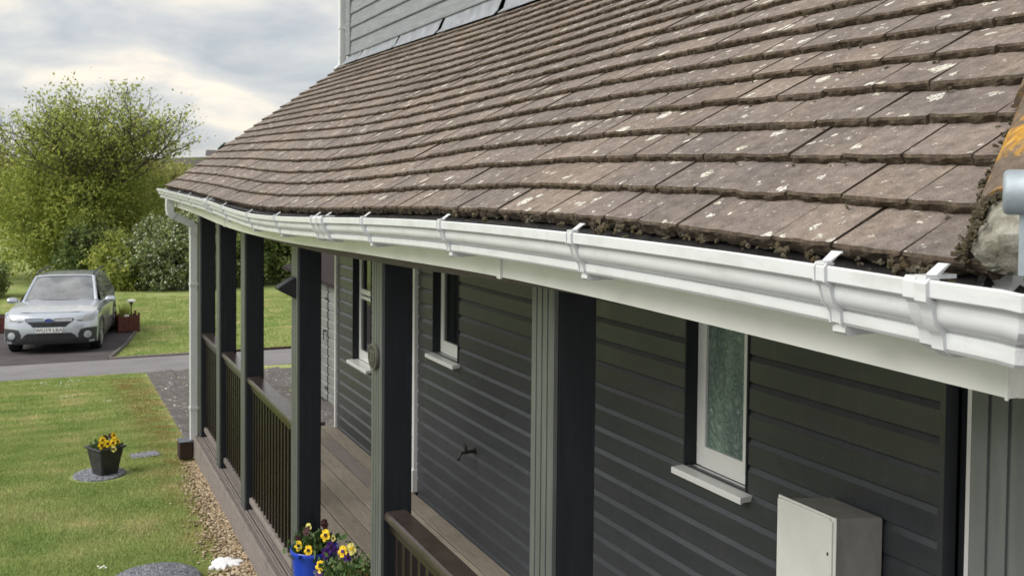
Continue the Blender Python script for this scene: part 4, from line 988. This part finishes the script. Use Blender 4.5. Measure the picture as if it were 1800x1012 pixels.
# red brown timber planters by the parking bay
def planter(name, lab, x, y, rz, w=.24, full=True):
    t = thing(name, lab, 'planter', (x, y, G(x)+.01), rz, 'red brown timber planters by the parking bay')
    m = MB(); m.box(-w+.02, w-.02, -w+.02, w-.02, .02, .36); m.obj('liner', 'compost', t)
    for s in range(4):
        Mx = Matrix.Rotation(s*math.pi/2, 4, 'Z')
        for q in range(4):
            mb = MB(); a = -w+.03+q*(2*w-.06)/4; mb.bbox(a+.002, a+(2*w-.06)/4-.002, -w, -w+.018, .02, .39+random.uniform(-.005, .005), .003); o = mb.obj('plank', 'planter_wood', t); o.matrix_local = Mx
        mb = MB(); mb.bbox(w-.035, w+.012, -w-.012, -w+.035, 0, .47, .005); o = mb.obj('corner_post', 'planter_wood', t); o.matrix_local = Mx
    return t
pt = planter('planter', 'red brown timber planter with grass and a white lamp beside the car', 26.35, -1.86, R(6))
v = []; q = np.random.default_rng(4)
for i in range(160):
    a = q.normal(0, .06, 2); h = q.uniform(.15, .34); d = q.normal(0, .06, 2); w_ = .008
    v += [(a[0], .06+a[1]-w_, .36), (a[0], .06+a[1]+w_, .36), (a[0]+d[0], .06+a[1]+d[1], .36+h)]
o = link('grass_tuft', npmesh('grass_tuft', v, np.arange(len(v)).reshape(-1, 3), 'leaf_spring'), pt); o['kind'] = 'stuff'
m = MB(); m.box(-.23, -.21, .0, .11, .385, .43); m.obj('name_tag', 'petal_white', pt)
sl_ = thing('garden_lamp', 'white topped solar stake lamp standing in the planter by the car', 'lamp', (26.30, -1.95, G(26.3)+.37))
m = MB(); m.tube([(0, 0, -.1), (0, 0, .30)], .014, 8); m.tube([(0, 0, .30), (0, 0, .36)], [.03, .05], 12); m.obj('stake', 'black_plastic', sl_); m = MB(); m.lathe([(.05, .355), (.105, .37), (.105, .40), (.06, .425), (.01, .43)], 16); m.obj('cap', 'petal_white', sl_, smooth=True)
planter('planter', 'red brown timber planter at the left edge behind the car', 27.4, 1.05, R(-4), .30)
ed = thing('lawn_edging', 'thin brown timber edging between the driveway and far lawn', 'edging')
for q in range(8):
    a = -1.17-q*1.8; m = MB(); m.bbox(21.275, 21.325, a-1.79, a, G(21.3)-.06, G(21.3)+.055, .006); m.obj('edging_board', 'dark_block' if q else 'grey_wood', ed)
m = MB(); rings = []
for t in np.linspace(0, 1, 8):
    x = 21.32+t*4.6; y_ = -1.17-t*.84; rings.append([(x, y_-.03, G(x)-.05), (x, y_+.03, G(x)-.05), (x, y_+.03, G(x)+.06), (x, y_-.03, G(x)+.06)])
m.loft(rings, True); m.obj('edging_board', 'paver', ed)
# daisies
m = MB()
for (x, y_, n, s) in ((17.9, .02, 9, .10), (17.4, -.30, 6, .16), (18.0, -.40, 14, .18), (15.6, -.25, 5, .08), (14.8, -.75, 4, .05), (7.02, -.33, 3, .02), (6.98, -.36, 2, .02)):
    for q in range(n):
        a = x+random.gauss(0, s); b = y_+random.gauss(0, s*.6); r_ = .009
        m.lathe([(r_*.6, 0), (r_, .004), (r_*.4, .007)], 7, (a, b, G(a)+.026))
tag(m.obj('daisies', 'petal_white', recalc=False), 'white daisies scattered in the near lawn', kind='stuff')
# petals blown on the paving
v = []; q = np.random.default_rng(12)
for i in range(260):
    x = q.uniform(10, 18.4); y_ = q.uniform(-5, -1.35-.04*(x-9.7)) if q.uniform() < .6 else -1.37-.04*(x-9.7)-abs(q.normal(0, .5)); s = q.uniform(.006, .014); a = q.uniform(0, 6.3); z = G(x)+.030
    e1 = np.array((math.cos(a), math.sin(a), 0))*s; e2 = np.array((-math.sin(a), math.cos(a), .2))*s*.7; c = np.array((x, y_, z)); v += [c-e1-e2, c+e1-e2, c+e1+e2, c-e1+e2]
tag(link('petals', npmesh('petals', v, np.arange(len(v)).reshape(-1, 4), 'petal_white')), 'pale fallen petals on the dark paving', kind='stuff')

# ------------------------------------------------------------------ boarded shed beyond the veranda
sh = thing('shed', 'grey boarded shed with dark felt roof beyond the end of the house', 'shed', (12.0, -3.27, G(12.5)))
zs = -G(12.5)
m = MB(); m.box(-.6, 2.6, -2.2, -.03, 0, 1.60); shw = m.obj('wall', 'underlay', sh)
for q in range(13):
    z = .06+q*.117
    for (a, b, o_) in ((-.6, .50, 0), (.515, 1.35, .012), (1.365, 2.6, 0)):
        mb = MB(); mb.loft([[(x, o_-.02, z), (x, o_, z), (x, o_, z+.085), (x, o_-.010, z+.097), (x, o_-.010, z+.112), (x, o_-.02, z+.112)] for x in (a, b)], True); mb.obj('board', 'shed_board', shw)
    mb = MB(); mb.loft([[(-.62-o_, y_, z+u_) for o_, u_ in ((-.02, 0), (0, 0), (0, .085), (-.010, .097), (-.010, .112), (-.02, .112))] for y_ in (-2.2, -.02)], True); mb.obj('board', 'shed_board', shw)
m = MB(); m.loft([[(-.75, .10, 1.56), (-.75, .10, 1.60), (-.75, -1.1, 1.98), (-.75, -2.3, 1.60), (-.75, -2.3, 1.56), (-.75, -1.1, 1.93)], [(2.75, .10, 1.56), (2.75, .10, 1.60), (2.75, -1.1, 1.98), (2.75, -2.3, 1.60), (2.75, -2.3, 1.56), (2.75, -1.1, 1.93)]], True); m.obj('roof', 'shed_roof', sh)
m = MB(); m.tube([(.56, .012, .95), (.56, .05, .95)], .012, 8); m.box(.548, .572, .045, .052, .84, .96); m.obj('latch', 'black_plastic', sh)
for z in (.22, 1.36):
    m = MB(); m.box(.49, .62, .0125, .02, z-.012, z+.012); m.obj('hinge', 'tap_metal', sh)

# ------------------------------------------------------------------ parked car
CARX, CARY = 25.3, -.47
car = thing('parked_car', 'silver estate car parked facing the house with black lower bumper', 'car', (CARX, CARY, G(24.5)+.012), math.pi-R(9.0)); car.scale = (1, 1, .95)
def grid(fn, us, vs_): 
    nv = len(vs_); v = [fn(u, w) for u in us for w in vs_]
    f = [(i*nv+j, (i+1)*nv+j, (i+1)*nv+j+1, i*nv+j+1) for i in range(len(us)-1) for j in range(nv-1)]
    return v, f
def lerp(x, xs_, ys_): return float(np.interp(x, xs_, ys_))
def Fx(y, z):                                              # front face
    a = min(1.0, abs(y)/.91)
    return 2.38-.13*a**2-.20*a**7-lerp(z, [.2, .35, .55, .70, .84, .90, .935, .96], [.10, .02, .0, .015, .055, .09, .14, .22])
ZF = [.29, .34, .40, .50, .60, .70, .78, .84, .88, .91, .935, .955]
YF = list(np.linspace(-.905, .905, 33))
def hoodz(x, y): return lerp(x, [.85, 1.1, 1.6, 2.0, 2.15, 2.30], [1.105, 1.085, 1.045, .99, .965, .945])-.055*(abs(y)/.88)**3+.012*math.exp(-((abs(y)-.5)/.09)**2)
def body_y(x, z):                                          # side bulge
    w = lerp(x, [-2.4, -2.2, -1.5, 0, 1.4, 2.0, 2.2], [.72, .84, .905, .92, .915, .90, .86])
    return w-.035*max(0, (z-.78)/.3)**1.5-.05*max(0, (.42-z)/.25)
belt = lambda x: lerp(x, [-2.4, -1.5, 0, .9, 1.6, 2.15, 2.3], [1.12, 1.10, 1.05, 1.04, .99, .925, .90])
m = MB()
v, f = grid(lambda z, y: (Fx(y, z), y, z), ZF, YF); m.add(v, f)
xsd = list(np.linspace(-2.38, 2.03, 40))
for s in (-1, 1):
    def sd(x, t, s=s):
        z = .30+(belt(x)-.30)*t
        if t > .93: return (x, s*(body_y(x, z)-.03*(t-.93)/.07), z)
        return (x, s*body_y(x, z), z)
    v, f = grid(sd, xsd, list(np.linspace(0, 1, 11))); m.add(v, f)
v, f = grid(lambda y, z: (-2.38-.07*(1-(abs(y)/.8)**2)+(.25*max(0, z-.95)), y, z), list(np.linspace(-.74, .74, 9)), list(np.linspace(.3, 1.12, 7))); m.add(v, f)
m.obj('body', 'car_paint', car, smooth=True, ang=50)
m = MB()
def hd_(x, t): 
    hw = lerp(x, [.85, 1.6, 2.0, 2.17], [.80, .86, .87, .85]); y = t*hw; xx = min(x, Fx(y, .955)+.0) if x > 2.0 else x-(0.0 if x > 1.0 else .10*(t*t))
    return (xx, y, hoodz(xx, y))
v, f = grid(hd_, list(np.linspace(.86, 2.30, 20)), list(np.linspace(-1, 1, 25))); m.add(v, f); m.obj('bonnet', 'car_paint', car, smooth=True, ang=60)
# fender tops between bonnet edge and side
m = MB()
for s in (-1, 1):
    v, f = grid(lambda x, t, s=s: (x, s*((1-t)*lerp(x, [.85, 1.6, 2.0, 2.17], [.79, .85, .86, .84])+t*(body_y(x, belt(x))-.028)), (1-t)*(hoodz(x, .84)-.006)+t*belt(x)), list(np.linspace(.6, 2.06, 16)), [0, .5, 1]); m.add(v, f)
m.obj('wing', 'car_paint', car, smooth=True, ang=60)
# greenhouse
RZ = lambda x: lerp(x, [-2.0, -1.6, -.8, 0, .12], [1.50, 1.565, 1.61, 1.60, 1.585])
m = MB(); v, f = grid(lambda x, t: (x-.06*t*t*(1 if x > -.2 else 0), t*.625, RZ(x)-.035*t**4), list(np.linspace(-2.0, .14, 14)), list(np.linspace(-1, 1, 13))); m.add(v, f); m.obj('roof', 'car_paint', car, smooth=True)
def ws(t, u):                                              # windscreen: u 0 at bonnet, 1 at roof
    wl = .76; wr = .615; hw = wl+(wr-wl)*u; y = t*hw
    return (.98-.13*t*t+(.14-.06*t*t-.98+.13*t*t)*u, y, 1.085-.03*t*t+(1.580-.03*t**4-1.085+.03*t*t)*u+.03*math.sin(math.pi*u))
m = MB(); v, f = grid(ws, list(np.linspace(-.93, .93, 15)), list(np.linspace(.02, .95, 9))); m.add(v, f); m.obj('windscreen', 'car_glass', car, smooth=True)
m = MB(); 
for s in (-1, 1): m.tube([ws(s*.97, u) for u in (0, .25, .5, .75, 1.0)], [.040, .036, .034, .034, .036], 8)
m.tube([ws(t, 1.0) for t in np.linspace(-.95, .95, 9)], .03, 8); m.obj('pillar', 'car_paint', car, smooth=True)
m = MB(); m.tube([ws(t, .0) for t in np.linspace(-.95, .95, 9)], .022, 6); m.obj('scuttle', 'car_black', car, smooth=True)
for s in (-1, 1):
    m = MB(); v, f = grid(lambda x, u, s=s: (x+(.16-.9*0)*0, s*(body_y(x, 1.0)-.04+(.625-body_y(x, 1.0)+.04)*u), belt(x)+(RZ(min(x, .12))-.04-belt(x))*u), list(np.linspace(-1.95, .10, 10)), [0, .5, 1]); m.add(v, f)
    tri = [(.10, s*(body_y(.1, 1)-.04), belt(.1)), (.80, s*(body_y(.8, 1)-.05), belt(.8)), (.12, s*.61, RZ(.1)-.04)]; m.add(tri, [(0, 1, 2)]); m.obj('side_window', 'car_glass', car, smooth=True)
    m = MB(); m.tube([(.62, s*.86, 1.03), (.58, s*.95, 1.06)], .022, 6); m.loft([[(.66+.02*q, s*(.93+.10), 1.10+.001*q+dz) for q, dz in ((0, 0), (1, .0))] for _ in (0,)] if False else [[(.60+a, s*(.92+b_*.20), 1.055+c_) for a, c_ in ((.05*h_, -.055*h_), (.075*h_, .0), (.05*h_, .065*h_), (-.04*h_, .07*h_), (-.05*h_, 0), (-.04*h_, -.055*h_))] for b_, h_ in ((0, .75), (.25, 1.05), (.7, 1.05), (.95, .8), (1.02, .4))], True); m.obj('wing_mirror', 'car_paint', car, smooth=True)
    m = MB(); m.tube([(.05, s*.60, 1.60), (-.1, s*.60, 1.655), (-1.5, s*.60, 1.655), (-1.75, s*.60, 1.60)], .022, 8); m.obj('roof_rail', 'car_black', car, smooth=True)
    # cladding over the wheels and sill
    m = MB()
    for wx in (1.40, -1.36):
        arc = [R(a) for a in range(-8, 189, 14)]
        def pt_(a, rad, o_): x = wx+rad*math.cos(a); z = .35+rad*math.sin(a); return (x, s*(body_y(x, z)+o_), z)
        m.loft([[pt_(a, .365, -.05), pt_(a, .365, .016), pt_(a, .43, .014), pt_(a, .435, -.03)] for a in arc], True)
    m.box(-.95, .98, min(s*.86, s*.915), max(s*.86, s*.915), .24, .36); m.obj('wheel_arch_trim', 'car_black', car, smooth=True, ang=40)
    m = MB(); m.box(.08, .11, min(s*.925, s*.93), max(s*.925, s*.93), .92, .95)
    m.loft([[(x, s*.912, z), (x, s*.935, z), (x, s*.935, z+.03), (x, s*.912, z+.03)] for x, z in ((-.05, .88), (.15, .88))], True); m.obj('door_handle', 'car_paint', car)
def patch(name, rows, mat, off, cols=None, par=None):
    """rows of (z, y0, y1); follows the front face"""
    m = MB(); n = 11; v = []
    for z, a, b in rows:
        for i in range(n):
            y = a+(b-a)*i/(n-1); v.append((Fx(y, z)+off, y, z))
    f = [(i*n+j, (i+1)*n+j, (i+1)*n+j+1, i*n+j+1) for i in range(len(rows)-1) for j in range(n-1)]; m.add(v, f)
    # depth back to the body
    b0 = len(rows)
    v2 = [(x-.03, y, z) for x, y, z in v]; k0 = len(v); 
    loop = [j for j in range(n)]+[i*n+n-1 for i in range(1, b0)]+[(b0-1)*n+j for j in range(n-2, -1, -1)]+[i*n for i in range(b0-2, 0, -1)]
    m.add(v+v2, [(loop[i], loop[(i+1) % len(loop)], k0+loop[(i+1) % len(loop)], k0+loop[i]) for i in range(len(loop))])
    return m.obj(name, mat, par or car, smooth=True, ang=40)
gr = patch('grille', [(.845, -.46, .46), (.80, -.465, .465), (.76, -.42, .42), (.70, -.345, .345), (.665, -.32, .32)], 'car_black', .008)
patch('grille_surround', [(.862, -.48, .48), (.846, -.475, .475)], 'chrome', .013, par=gr)
for q in range(4):
    z = .79-.03*q; w_ = lerp(z, [.665, .70, .76, .80], [.30, .33, .40, .445]); patch('grille_bar', [(z, -w_, w_), (z-.008, -w_, w_)], 'car_black' if q else 'chrome', .020, par=gr)
patch('grille_bar', [(.826, -.44, .44), (.806, -.44, .44)], 'chrome', .022, par=gr)
m = MB(); m.loft([[(Fx(0, .81)+.030+d_, .115*e*math.cos(a), .812+.058*e*math.sin(a)) for a in [2*math.pi*j/20 for j in range(20)]] for d_, e in ((0, 1), (.012, 1), (.016, .85))], True); bd = m.obj('badge', 'chrome', gr, smooth=True, ang=40)
m = MB(); m.loft([[(Fx(0, .81)+.0465+d_, .088*math.cos(a), .812+.040*math.sin(a)) for a in [2*math.pi*j/20 for j in range(20)]] for d_ in (0, .002)], True)
m.obj('badge_field', 'badge_blue', car)
m = MB()
for (yy, zz, r_) in ((.045, .822, .014), (.01, .826, .009), (-.02, .818, .009), (.0, .802, .009), (-.035, .804, .009), (.03, .80, .009)):
    m.loft([[(Fx(0, .81)+.0490+d_, yy+r_*(1 if j % 2 else .4)*math.cos(2*math.pi*j/8), zz+r_*(1 if j % 2 else .4)*math.sin(2*math.pi*j/8)) for j in range(8)] for d_ in (0, .002)], True)
m.obj('badge_stars', 'chrome', car)
for s in (-1, 1):
    def mir(rows): return [(z, min(s*a, s*b), max(s*a, s*b)) for z, a, b in rows]
    hl = patch('headlight', mir([(.915, .72, .84), (.87, .54, .86), (.81, .50, .865), (.775, .55, .84), (.765, .60, .78)]), 'lamp_glass', .008)
    patch('headlight_lens', mir([(.865, .66, .77), (.84, .65, .78), (.80, .65, .78), (.785, .67, .76)]), 'car_glass', .012, par=hl)
    patch('headlight_bezel', mir([(.80, .52, .62), (.785, .55, .63)]), 'car_black', .012, par=hl)
    fg = patch('fog_light_surround', mir([(.62, .70, .90), (.60, .60, .90), (.50, .555, .895), (.40, .56, .885), (.35, .58, .87)]), 'car_black', .010)
    m = MB(); c_ = (Fx(.72, .47), s*.725, .475); nrm_ = Vector((1, s*.35, 0)).normalized(); e1 = Vector((-s*.35, 1, 0)).normalized()
    m.loft([[Vector(c_)+nrm_*d_+e1*(r_*math.cos(a))+Vector((0, 0, 1))*(r_*math.sin(a)) for a in [2*math.pi*j/20 for j in range(20)]] for d_, r_ in ((0, .078), (.03, .078), (.034, .066))], True); m.obj('fog_light', 'lamp_glass', fg, smooth=True, ang=40)
patch('lower_grille', [(.53, -.42, .42), (.47, -.50, .50), (.41, -.53, .53)], 'car_black', .006)
patch('bumper_lip', [(.42, -.885, .885), (.36, -.89, .89), (.285, -.88, .88)], 'car_black', .014)
np_ = thing('number_plate', None, None); np_.parent = car; np_.location = (Fx(.2, .60)+.030, 0, .60)
m = MB(); m.bbox(-.004, .004, -.26, .26, -.057, .057, .003); m.obj('plate', 'plate_white', np_)
FACE_X = Matrix(((0, 0, 1, 0), (1, 0, 0, 0), (0, 1, 0, 0), (0, 0, 0, 1)))
text('WU19 LBA', .112, 'ink', np_, Matrix.Translation((.0052, 0, 0)) @ FACE_X, .0006, 'registration', .98)['kind'] = 'stuff'
m = MB(); m.box(-2.1, 2.0, -.66, .66, .24, .36); m.obj('underbody', 'rubber', car)
m = MB(); m.box(-1.7, .5, -.70, .70, .9, 1.0); m.obj('interior', 'rubber', car)
m = MB(); v, f = grid(lambda t, u: (-2.42+.42*u, t*(.70-.08*u), 1.10+.40*u), [-1, 0, 1], [0, 1]); m.add(v, f); m.obj('rear_window', 'car_glass', car)
def wheel(x, s):
    w = thing('wheel', None, None); w.parent = car; w.location = (x, s*.80, .345)
    m = MB(); m.loft([[(r_*math.cos(a), s*y_, r_*math.sin(a)) for a in [2*math.pi*j/32 for j in range(32)]] for r_, y_ in ((.24, .10), (.31, .115), (.338, .095), (.345, .05), (.345, -.05), (.335, -.10), (.24, -.11))], True); m.obj('tyre', 'rubber', w, smooth=True, ang=40)
    m = MB(); m.loft([[(r_*math.cos(a), s*y_, r_*math.sin(a)) for a in [2*math.pi*j/32 for j in range(32)]] for r_, y_ in ((.245, .100), (.245, .112), (.222, .112), (.215, .06))], False)
    for q in range(5):
        a0 = 2*math.pi*q/5+.3
        for da in (-.16, .16):
            c1 = (.05*math.cos(a0), .05*math.sin(a0)); c2 = (.228*math.cos(a0+da), .228*math.sin(a0+da)); n_ = (-math.sin(a0), math.cos(a0)); h_ = .020
            m.loft([[(c[0]+n_[0]*h_*e, s*yy, c[1]+n_[1]*h_*e) for e, yy in ((-1, .085), (-1, .108), (1, .108), (1, .085))] for c in (c1, c2)], True)
    m.tube([(0, s*.08, 0), (0, s*.114, 0)], .06, 14); m.obj('rim', 'alloy', w, smooth=True, ang=30)
    m = MB(); m.tube([(0, s*.02, 0), (0, s*.07, 0)], .215, 24); m.obj('brake_disc', 'car_black', w)
for x in (1.40, -1.36):
    for s in (-1, 1): wheel(x, s)

# ------------------------------------------------------------------ trees, bushes and far things
def leafcloud(P, size, seed, aspect=.55):
    r_ = np.random.default_rng(seed); n = len(P)
    d = r_.normal(size=(n, 3)); d /= np.linalg.norm(d, axis=1)[:, None]; s = np.cross(d, r_.normal(size=(n, 3))); s /= np.linalg.norm(s, axis=1)[:, None]
    L = size*r_.uniform(.55, 1.5, (n, 1)); v = np.stack([P-d*L*.5, P+s*L*aspect*.5, P+d*L*.5, P-s*L*aspect*.5], 1).reshape(-1, 3)
    return v, np.arange(4*n).reshape(-1, 4)
def grow(seed, h, spread, levels=4, lean=(0, 0), trunk_r=.16, first=.22, upness=.55):
    """branch segments (p, q, r0, r1, level) of a tree standing at the origin"""
    q = random.Random(seed); segs = []
    def rec(p, d, L, r_, lv):
        n = 3 if lv < levels else 2
        for i in range(n):
            d2 = (d+Vector((q.gauss(0, .16), q.gauss(0, .16), q.gauss(0, .10)+.05))).normalized(); e = p+d2*(L/n); segs.append((p, e, r_*(1-.22*i/n), r_*(1-.22*(i+1)/n), lv)); p = e; d = d2
            if lv < levels and (i > 0 or lv > 0):
                for _ in range(2 if lv == 0 else q.choice((1, 2))):
                    a = q.uniform(0, 6.283); sd_ = Vector((math.cos(a), math.sin(a), 0)); nd = (d*upness+sd_*spread*q.uniform(.6, 1.2)+Vector((0, 0, q.uniform(.0, .35)))).normalized()
                    rec(p, nd, L*q.uniform(.55, .8), r_*.55, lv+1)
        if lv < levels:
            for _ in range(2): rec(p, (d+Vector((q.gauss(0, .4), q.gauss(0, .4), .2))).normalized(), L*q.uniform(.5, .75), r_*.6, lv+1)
    rec(Vector((0, 0, 0)), Vector((lean[0], lean[1], 1)).normalized(), h*first*1.6, trunk_r, 0)
    mx = max(s_[1].z for s_ in segs); k_ = h/mx
    return [(a*k_, b*k_, c, d, l) for a, b, c, d, l in segs]
def tree(name, label, cat, x, y, h, seed, leafm, nleaf, lsize, spread=.8, levels=4, group=None, trunk_r=.16, sc=(1, 1, 1), low=0, blossom=0, jitter=.13, first=.22, twigs=.4, body=(1, 1, 1, 1), clump=.22, thin=0.0):
    t = thing(name, label, cat, (x, y, G(x) if x < 60 else 0), 0, group); segs = grow(seed, h, spread, levels, trunk_r=trunk_r, first=first)
    S3 = Vector(sc); m = MB()
    for a, b, c, d, l in segs:
        if l <= 4: m.tube([a*S3, b*S3] if False else [Vector((a.x*sc[0], a.y*sc[1], a.z)), Vector((b.x*sc[0], b.y*sc[1], b.z))], [max(c*.8, .009), max(d*.8, .007)], 6 if l < 2 else 3, False)
    m.obj('trunk', 'bark', t, smooth=True, recalc=False)
    q = np.random.default_rng(seed); tw = [s_ for s_ in segs if s_[4] >= levels-1]; n1 = int(nleaf*twigs); idx = q.integers(0, len(tw), n1); tt = q.uniform(0, 1.1, n1)
    A = np.array([tuple(s_[0]) for s_ in tw])[idx]; B = np.array([tuple(s_[1]) for s_ in tw])[idx]
    P = A+(B-A)*tt[:, None]+q.normal(0, jitter, (n1, 3))*np.minimum(1.0, .35+q.uniform(0, 1, (n1, 1))); P *= np.array([sc[0], sc[1], 1])
    # leafy sprays filling the crown down to the ground: clumps on an uneven ellipsoid
    rx, ry, rz, cz = body; nc = (nleaf-n1)//34
    d = q.normal(size=(nc, 3)); d /= np.linalg.norm(d, axis=1)[:, None]
    bul = 1+.16*np.sin(d[:, 0]*4+seed)*np.sin(d[:, 1]*5+seed*2)+.14*np.sin(d[:, 2]*7+seed*3+d[:, 1]*6)
    C = d*(q.uniform(.10, 1, (nc, 1))**.48)*bul[:, None]*np.array([rx, ry, rz])+np.array([0, 0, cz]); C[:, 2] = np.where(C[:, 2] < .1, q.uniform(.1, .6, nc), C[:, 2])
    C = C[q.uniform(0, 1, nc) > thin*np.clip(C[:, 2]/h-.25, 0, 1)*1.5]; nc = len(C)
    ax = q.normal(size=(nc, 3)); ax[:, 2] = np.abs(ax[:, 2])+.3; ax /= np.linalg.norm(ax, axis=1)[:, None]; 
    ci = np.repeat(np.arange(nc), 34); P2 = C[ci]+ax[ci]*q.uniform(-1, 1, (len(ci), 1))*clump*1.5+q.normal(0, clump*.42, (len(ci), 3)); P = np.concatenate([P, P2]); P = P[P[:, 2] > max(.03, low)]
    v, f = leafcloud(P, lsize, seed+1); link('crown', npmesh('crown', v, f, leafm), t)
    if blossom:
        idx = q.integers(0, len(P), blossom); P2 = P[idx]*np.array([1.03, 1.03, 1.02])+q.normal(0, .05, (blossom, 3)); v, f = leafcloud(P2, .07, seed+2, .9); link('blossom', npmesh('blossom', v, f, 'may_blossom'), t)
    return t
GT = 'trees behind the parked car'
tree('tree', 'tall airy tree in fresh leaf rising right behind the silver car', 'tree', 41, -1.1, 7.9, 11, 'leaf_spring', 78000, .115, .7, 5, GT, .11, (1.2, 1.4, 1), twigs=.15, body=(2.6, 3.3, 3.2, 2.9), clump=.32, first=.17, thin=.62)
tree('tree', 'yellow green tree in soft leaf between the airy tree and the roof', 'tree', 45, -3.9, 5.3, 23, 'leaf_olive', 42000, .12, .75, 5, GT, .10, (.9, .9, 1), twigs=.22, body=(2.3, 2.2, 2.5, 2.4), clump=.30, first=.17, thin=.4)
tree('tree', 'dense green tree at the left edge of the view', 'tree', 44, 3.2, 6.6, 31, 'leaf_olive', 30000, .125, .8, 5, GT, .12, (1.2, 1.2, 1), twigs=.25, body=(2.4, 2.8, 2.2, 3.7), clump=.28, low=1.5, thin=.7)
tree('bush', 'hawthorn bush covered in white blossom beside the lawn', 'bush', 36.5, -4.1, 2.75, 41, 'leaf_hawthorn', 26000, .10, 1.0, 4, None, .06, (.8, .8, 1), 0, 7000, .2, .12, twigs=.18, body=(1.3, 1.9, 1.35, 1.2), clump=.18)
tree('bush', 'dark leafy bush at the left edge beside the car roof', 'bush', 36, 1.9, 1.4, 47, 'leaf_hawthorn', 15000, .10, 1.0, 4, None, .05, (.8, .7, 1), 0, 0, .2, .12, twigs=.2, body=(1.0, .85, .62, .6), clump=.16)
tree('bush', 'dark green bush directly behind the car', 'bush', 38.5, -1.5, 2.2, 53, 'leaf_dark', 15000, .12, 1.0, 4, None, .06, (.8, .8, 1), 0, 0, .25, .12, twigs=.2, body=(1.0, 1.15, 1.1, 1.0), clump=.2)
tree('bush', 'bright green bush between the car and the hawthorn', 'bush', 37, -2.5, 2.0, 59, 'leaf_spring', 15000, .11, 1.0, 4, None, .05, (.8, .7, 1), 0, 0, .22, .12, twigs=.2, body=(1.0, 1.1, .95, .85), clump=.18)
for i, (yy, hh, lm, sd_) in enumerate(((-6.3, 3.2, 'leaf_dark', 61), (-8.1, 3.7, 'leaf_hawthorn', 67), (-10.1, 3.7, 'leaf_dark', 71), (-12.2, 4.1, 'leaf_dark', 73), (-14.4, 4.0, 'leaf_hawthorn', 79))):
    tree('hedge_bush', ['dark hedge bush nearest the hawthorn', 'mid green hedge bush seen between the first veranda posts', 'dark hedge bush seen between the middle veranda posts', 'dark tall hedge bush seen right of the wedge lamp', 'hedge bush showing above the shed roof'][i], 'hedge', 37.2+.2*i, yy, hh, sd_, lm, 24000, .125, 1.0, 4, 'hedge bushes along the far lawn', .06, (.7, .7, 1), 0, 0, .26, .12, twigs=.15, body=(1.3, 1.6, 1.75, 1.6), clump=.2)
# hill with houses
for i, (x, y_, w_, h_, lab) in enumerate(((330, -47, 7, 4.2, 'white house on the distant hill, right of the tallest trees'), (360, -43.5, 5, 4.5, 'small cream house lower on the distant hill'), (420, -66, 12, 4.5, 'long white house on the hill beside the dark tree'))):
    zg = float(np.interp(x, GX, GZ))-1.5+ (2.5 if i == 2 else 0)
    t = thing('far_house', lab, 'house', (x, y_, zg), 0, 'houses on the far hill')
    m = MB(); m.box(-3, 3, -w_/2, w_/2, 0, h_); m.obj('wall', 'render_white', t)
    m = MB(); m.loft([[(-3.3, yy, h_), (0, yy, h_+2.2), (3.3, yy, h_)] for yy in (-w_/2-.3, w_/2+.3)], True); m.obj('roof', 'slate_roof', t)
    for q in range(2): 
        m = MB(); m.box(-3.05, -2.95, -w_/4+q*w_/2-.5, -w_/4+q*w_/2+.5, 1.5, 2.7); m.obj('window', 'clear_glass', t)
t = thing('far_tree', 'round blue green tree on the skyline beside the roof edge', 'tree', (430, -70, 6.5)); q = np.random.default_rng(2)
P = q.normal(size=(5000, 3)); P /= np.linalg.norm(P, axis=1)[:, None]; P = P*np.array([4, 4.5, 4.6])*q.uniform(.5, 1, (5000, 1))**.4+np.array([0, 0, 6.5]); v, f = leafcloud(P, .9, 3); link('crown', npmesh('crown', v, f, 'leaf_teal'), t)
m = MB(); m.tube([(0, 0, -1), (0, 0, 5)], [.4, .25], 8); m.obj('trunk', 'bark', t)
q = np.random.default_rng(6); P = []
for i in range(90):
    x = q.uniform(150, 480); y_ = -x*math.tan(R(q.uniform(-4, 14))); z = float(np.interp(x, GX, GZ)); s = q.uniform(2, 4.2)*(.7 if x > 350 else 1)
    a = q.normal(size=(500, 3)); a /= np.linalg.norm(a, axis=1)[:, None]; P.append(a*np.array([s, s*1.4, s])*q.uniform(.4, 1, (500, 1))**.4+np.array([x, y_, z+s*.5-.6]))
v, f = leafcloud(np.concatenate(P), 1.1, 9); tag(link('far_woodland', npmesh('far_woodland', v, f, 'leaf_olive')), 'hazy scrub and hedgerows on the distant hillside', kind='stuff')
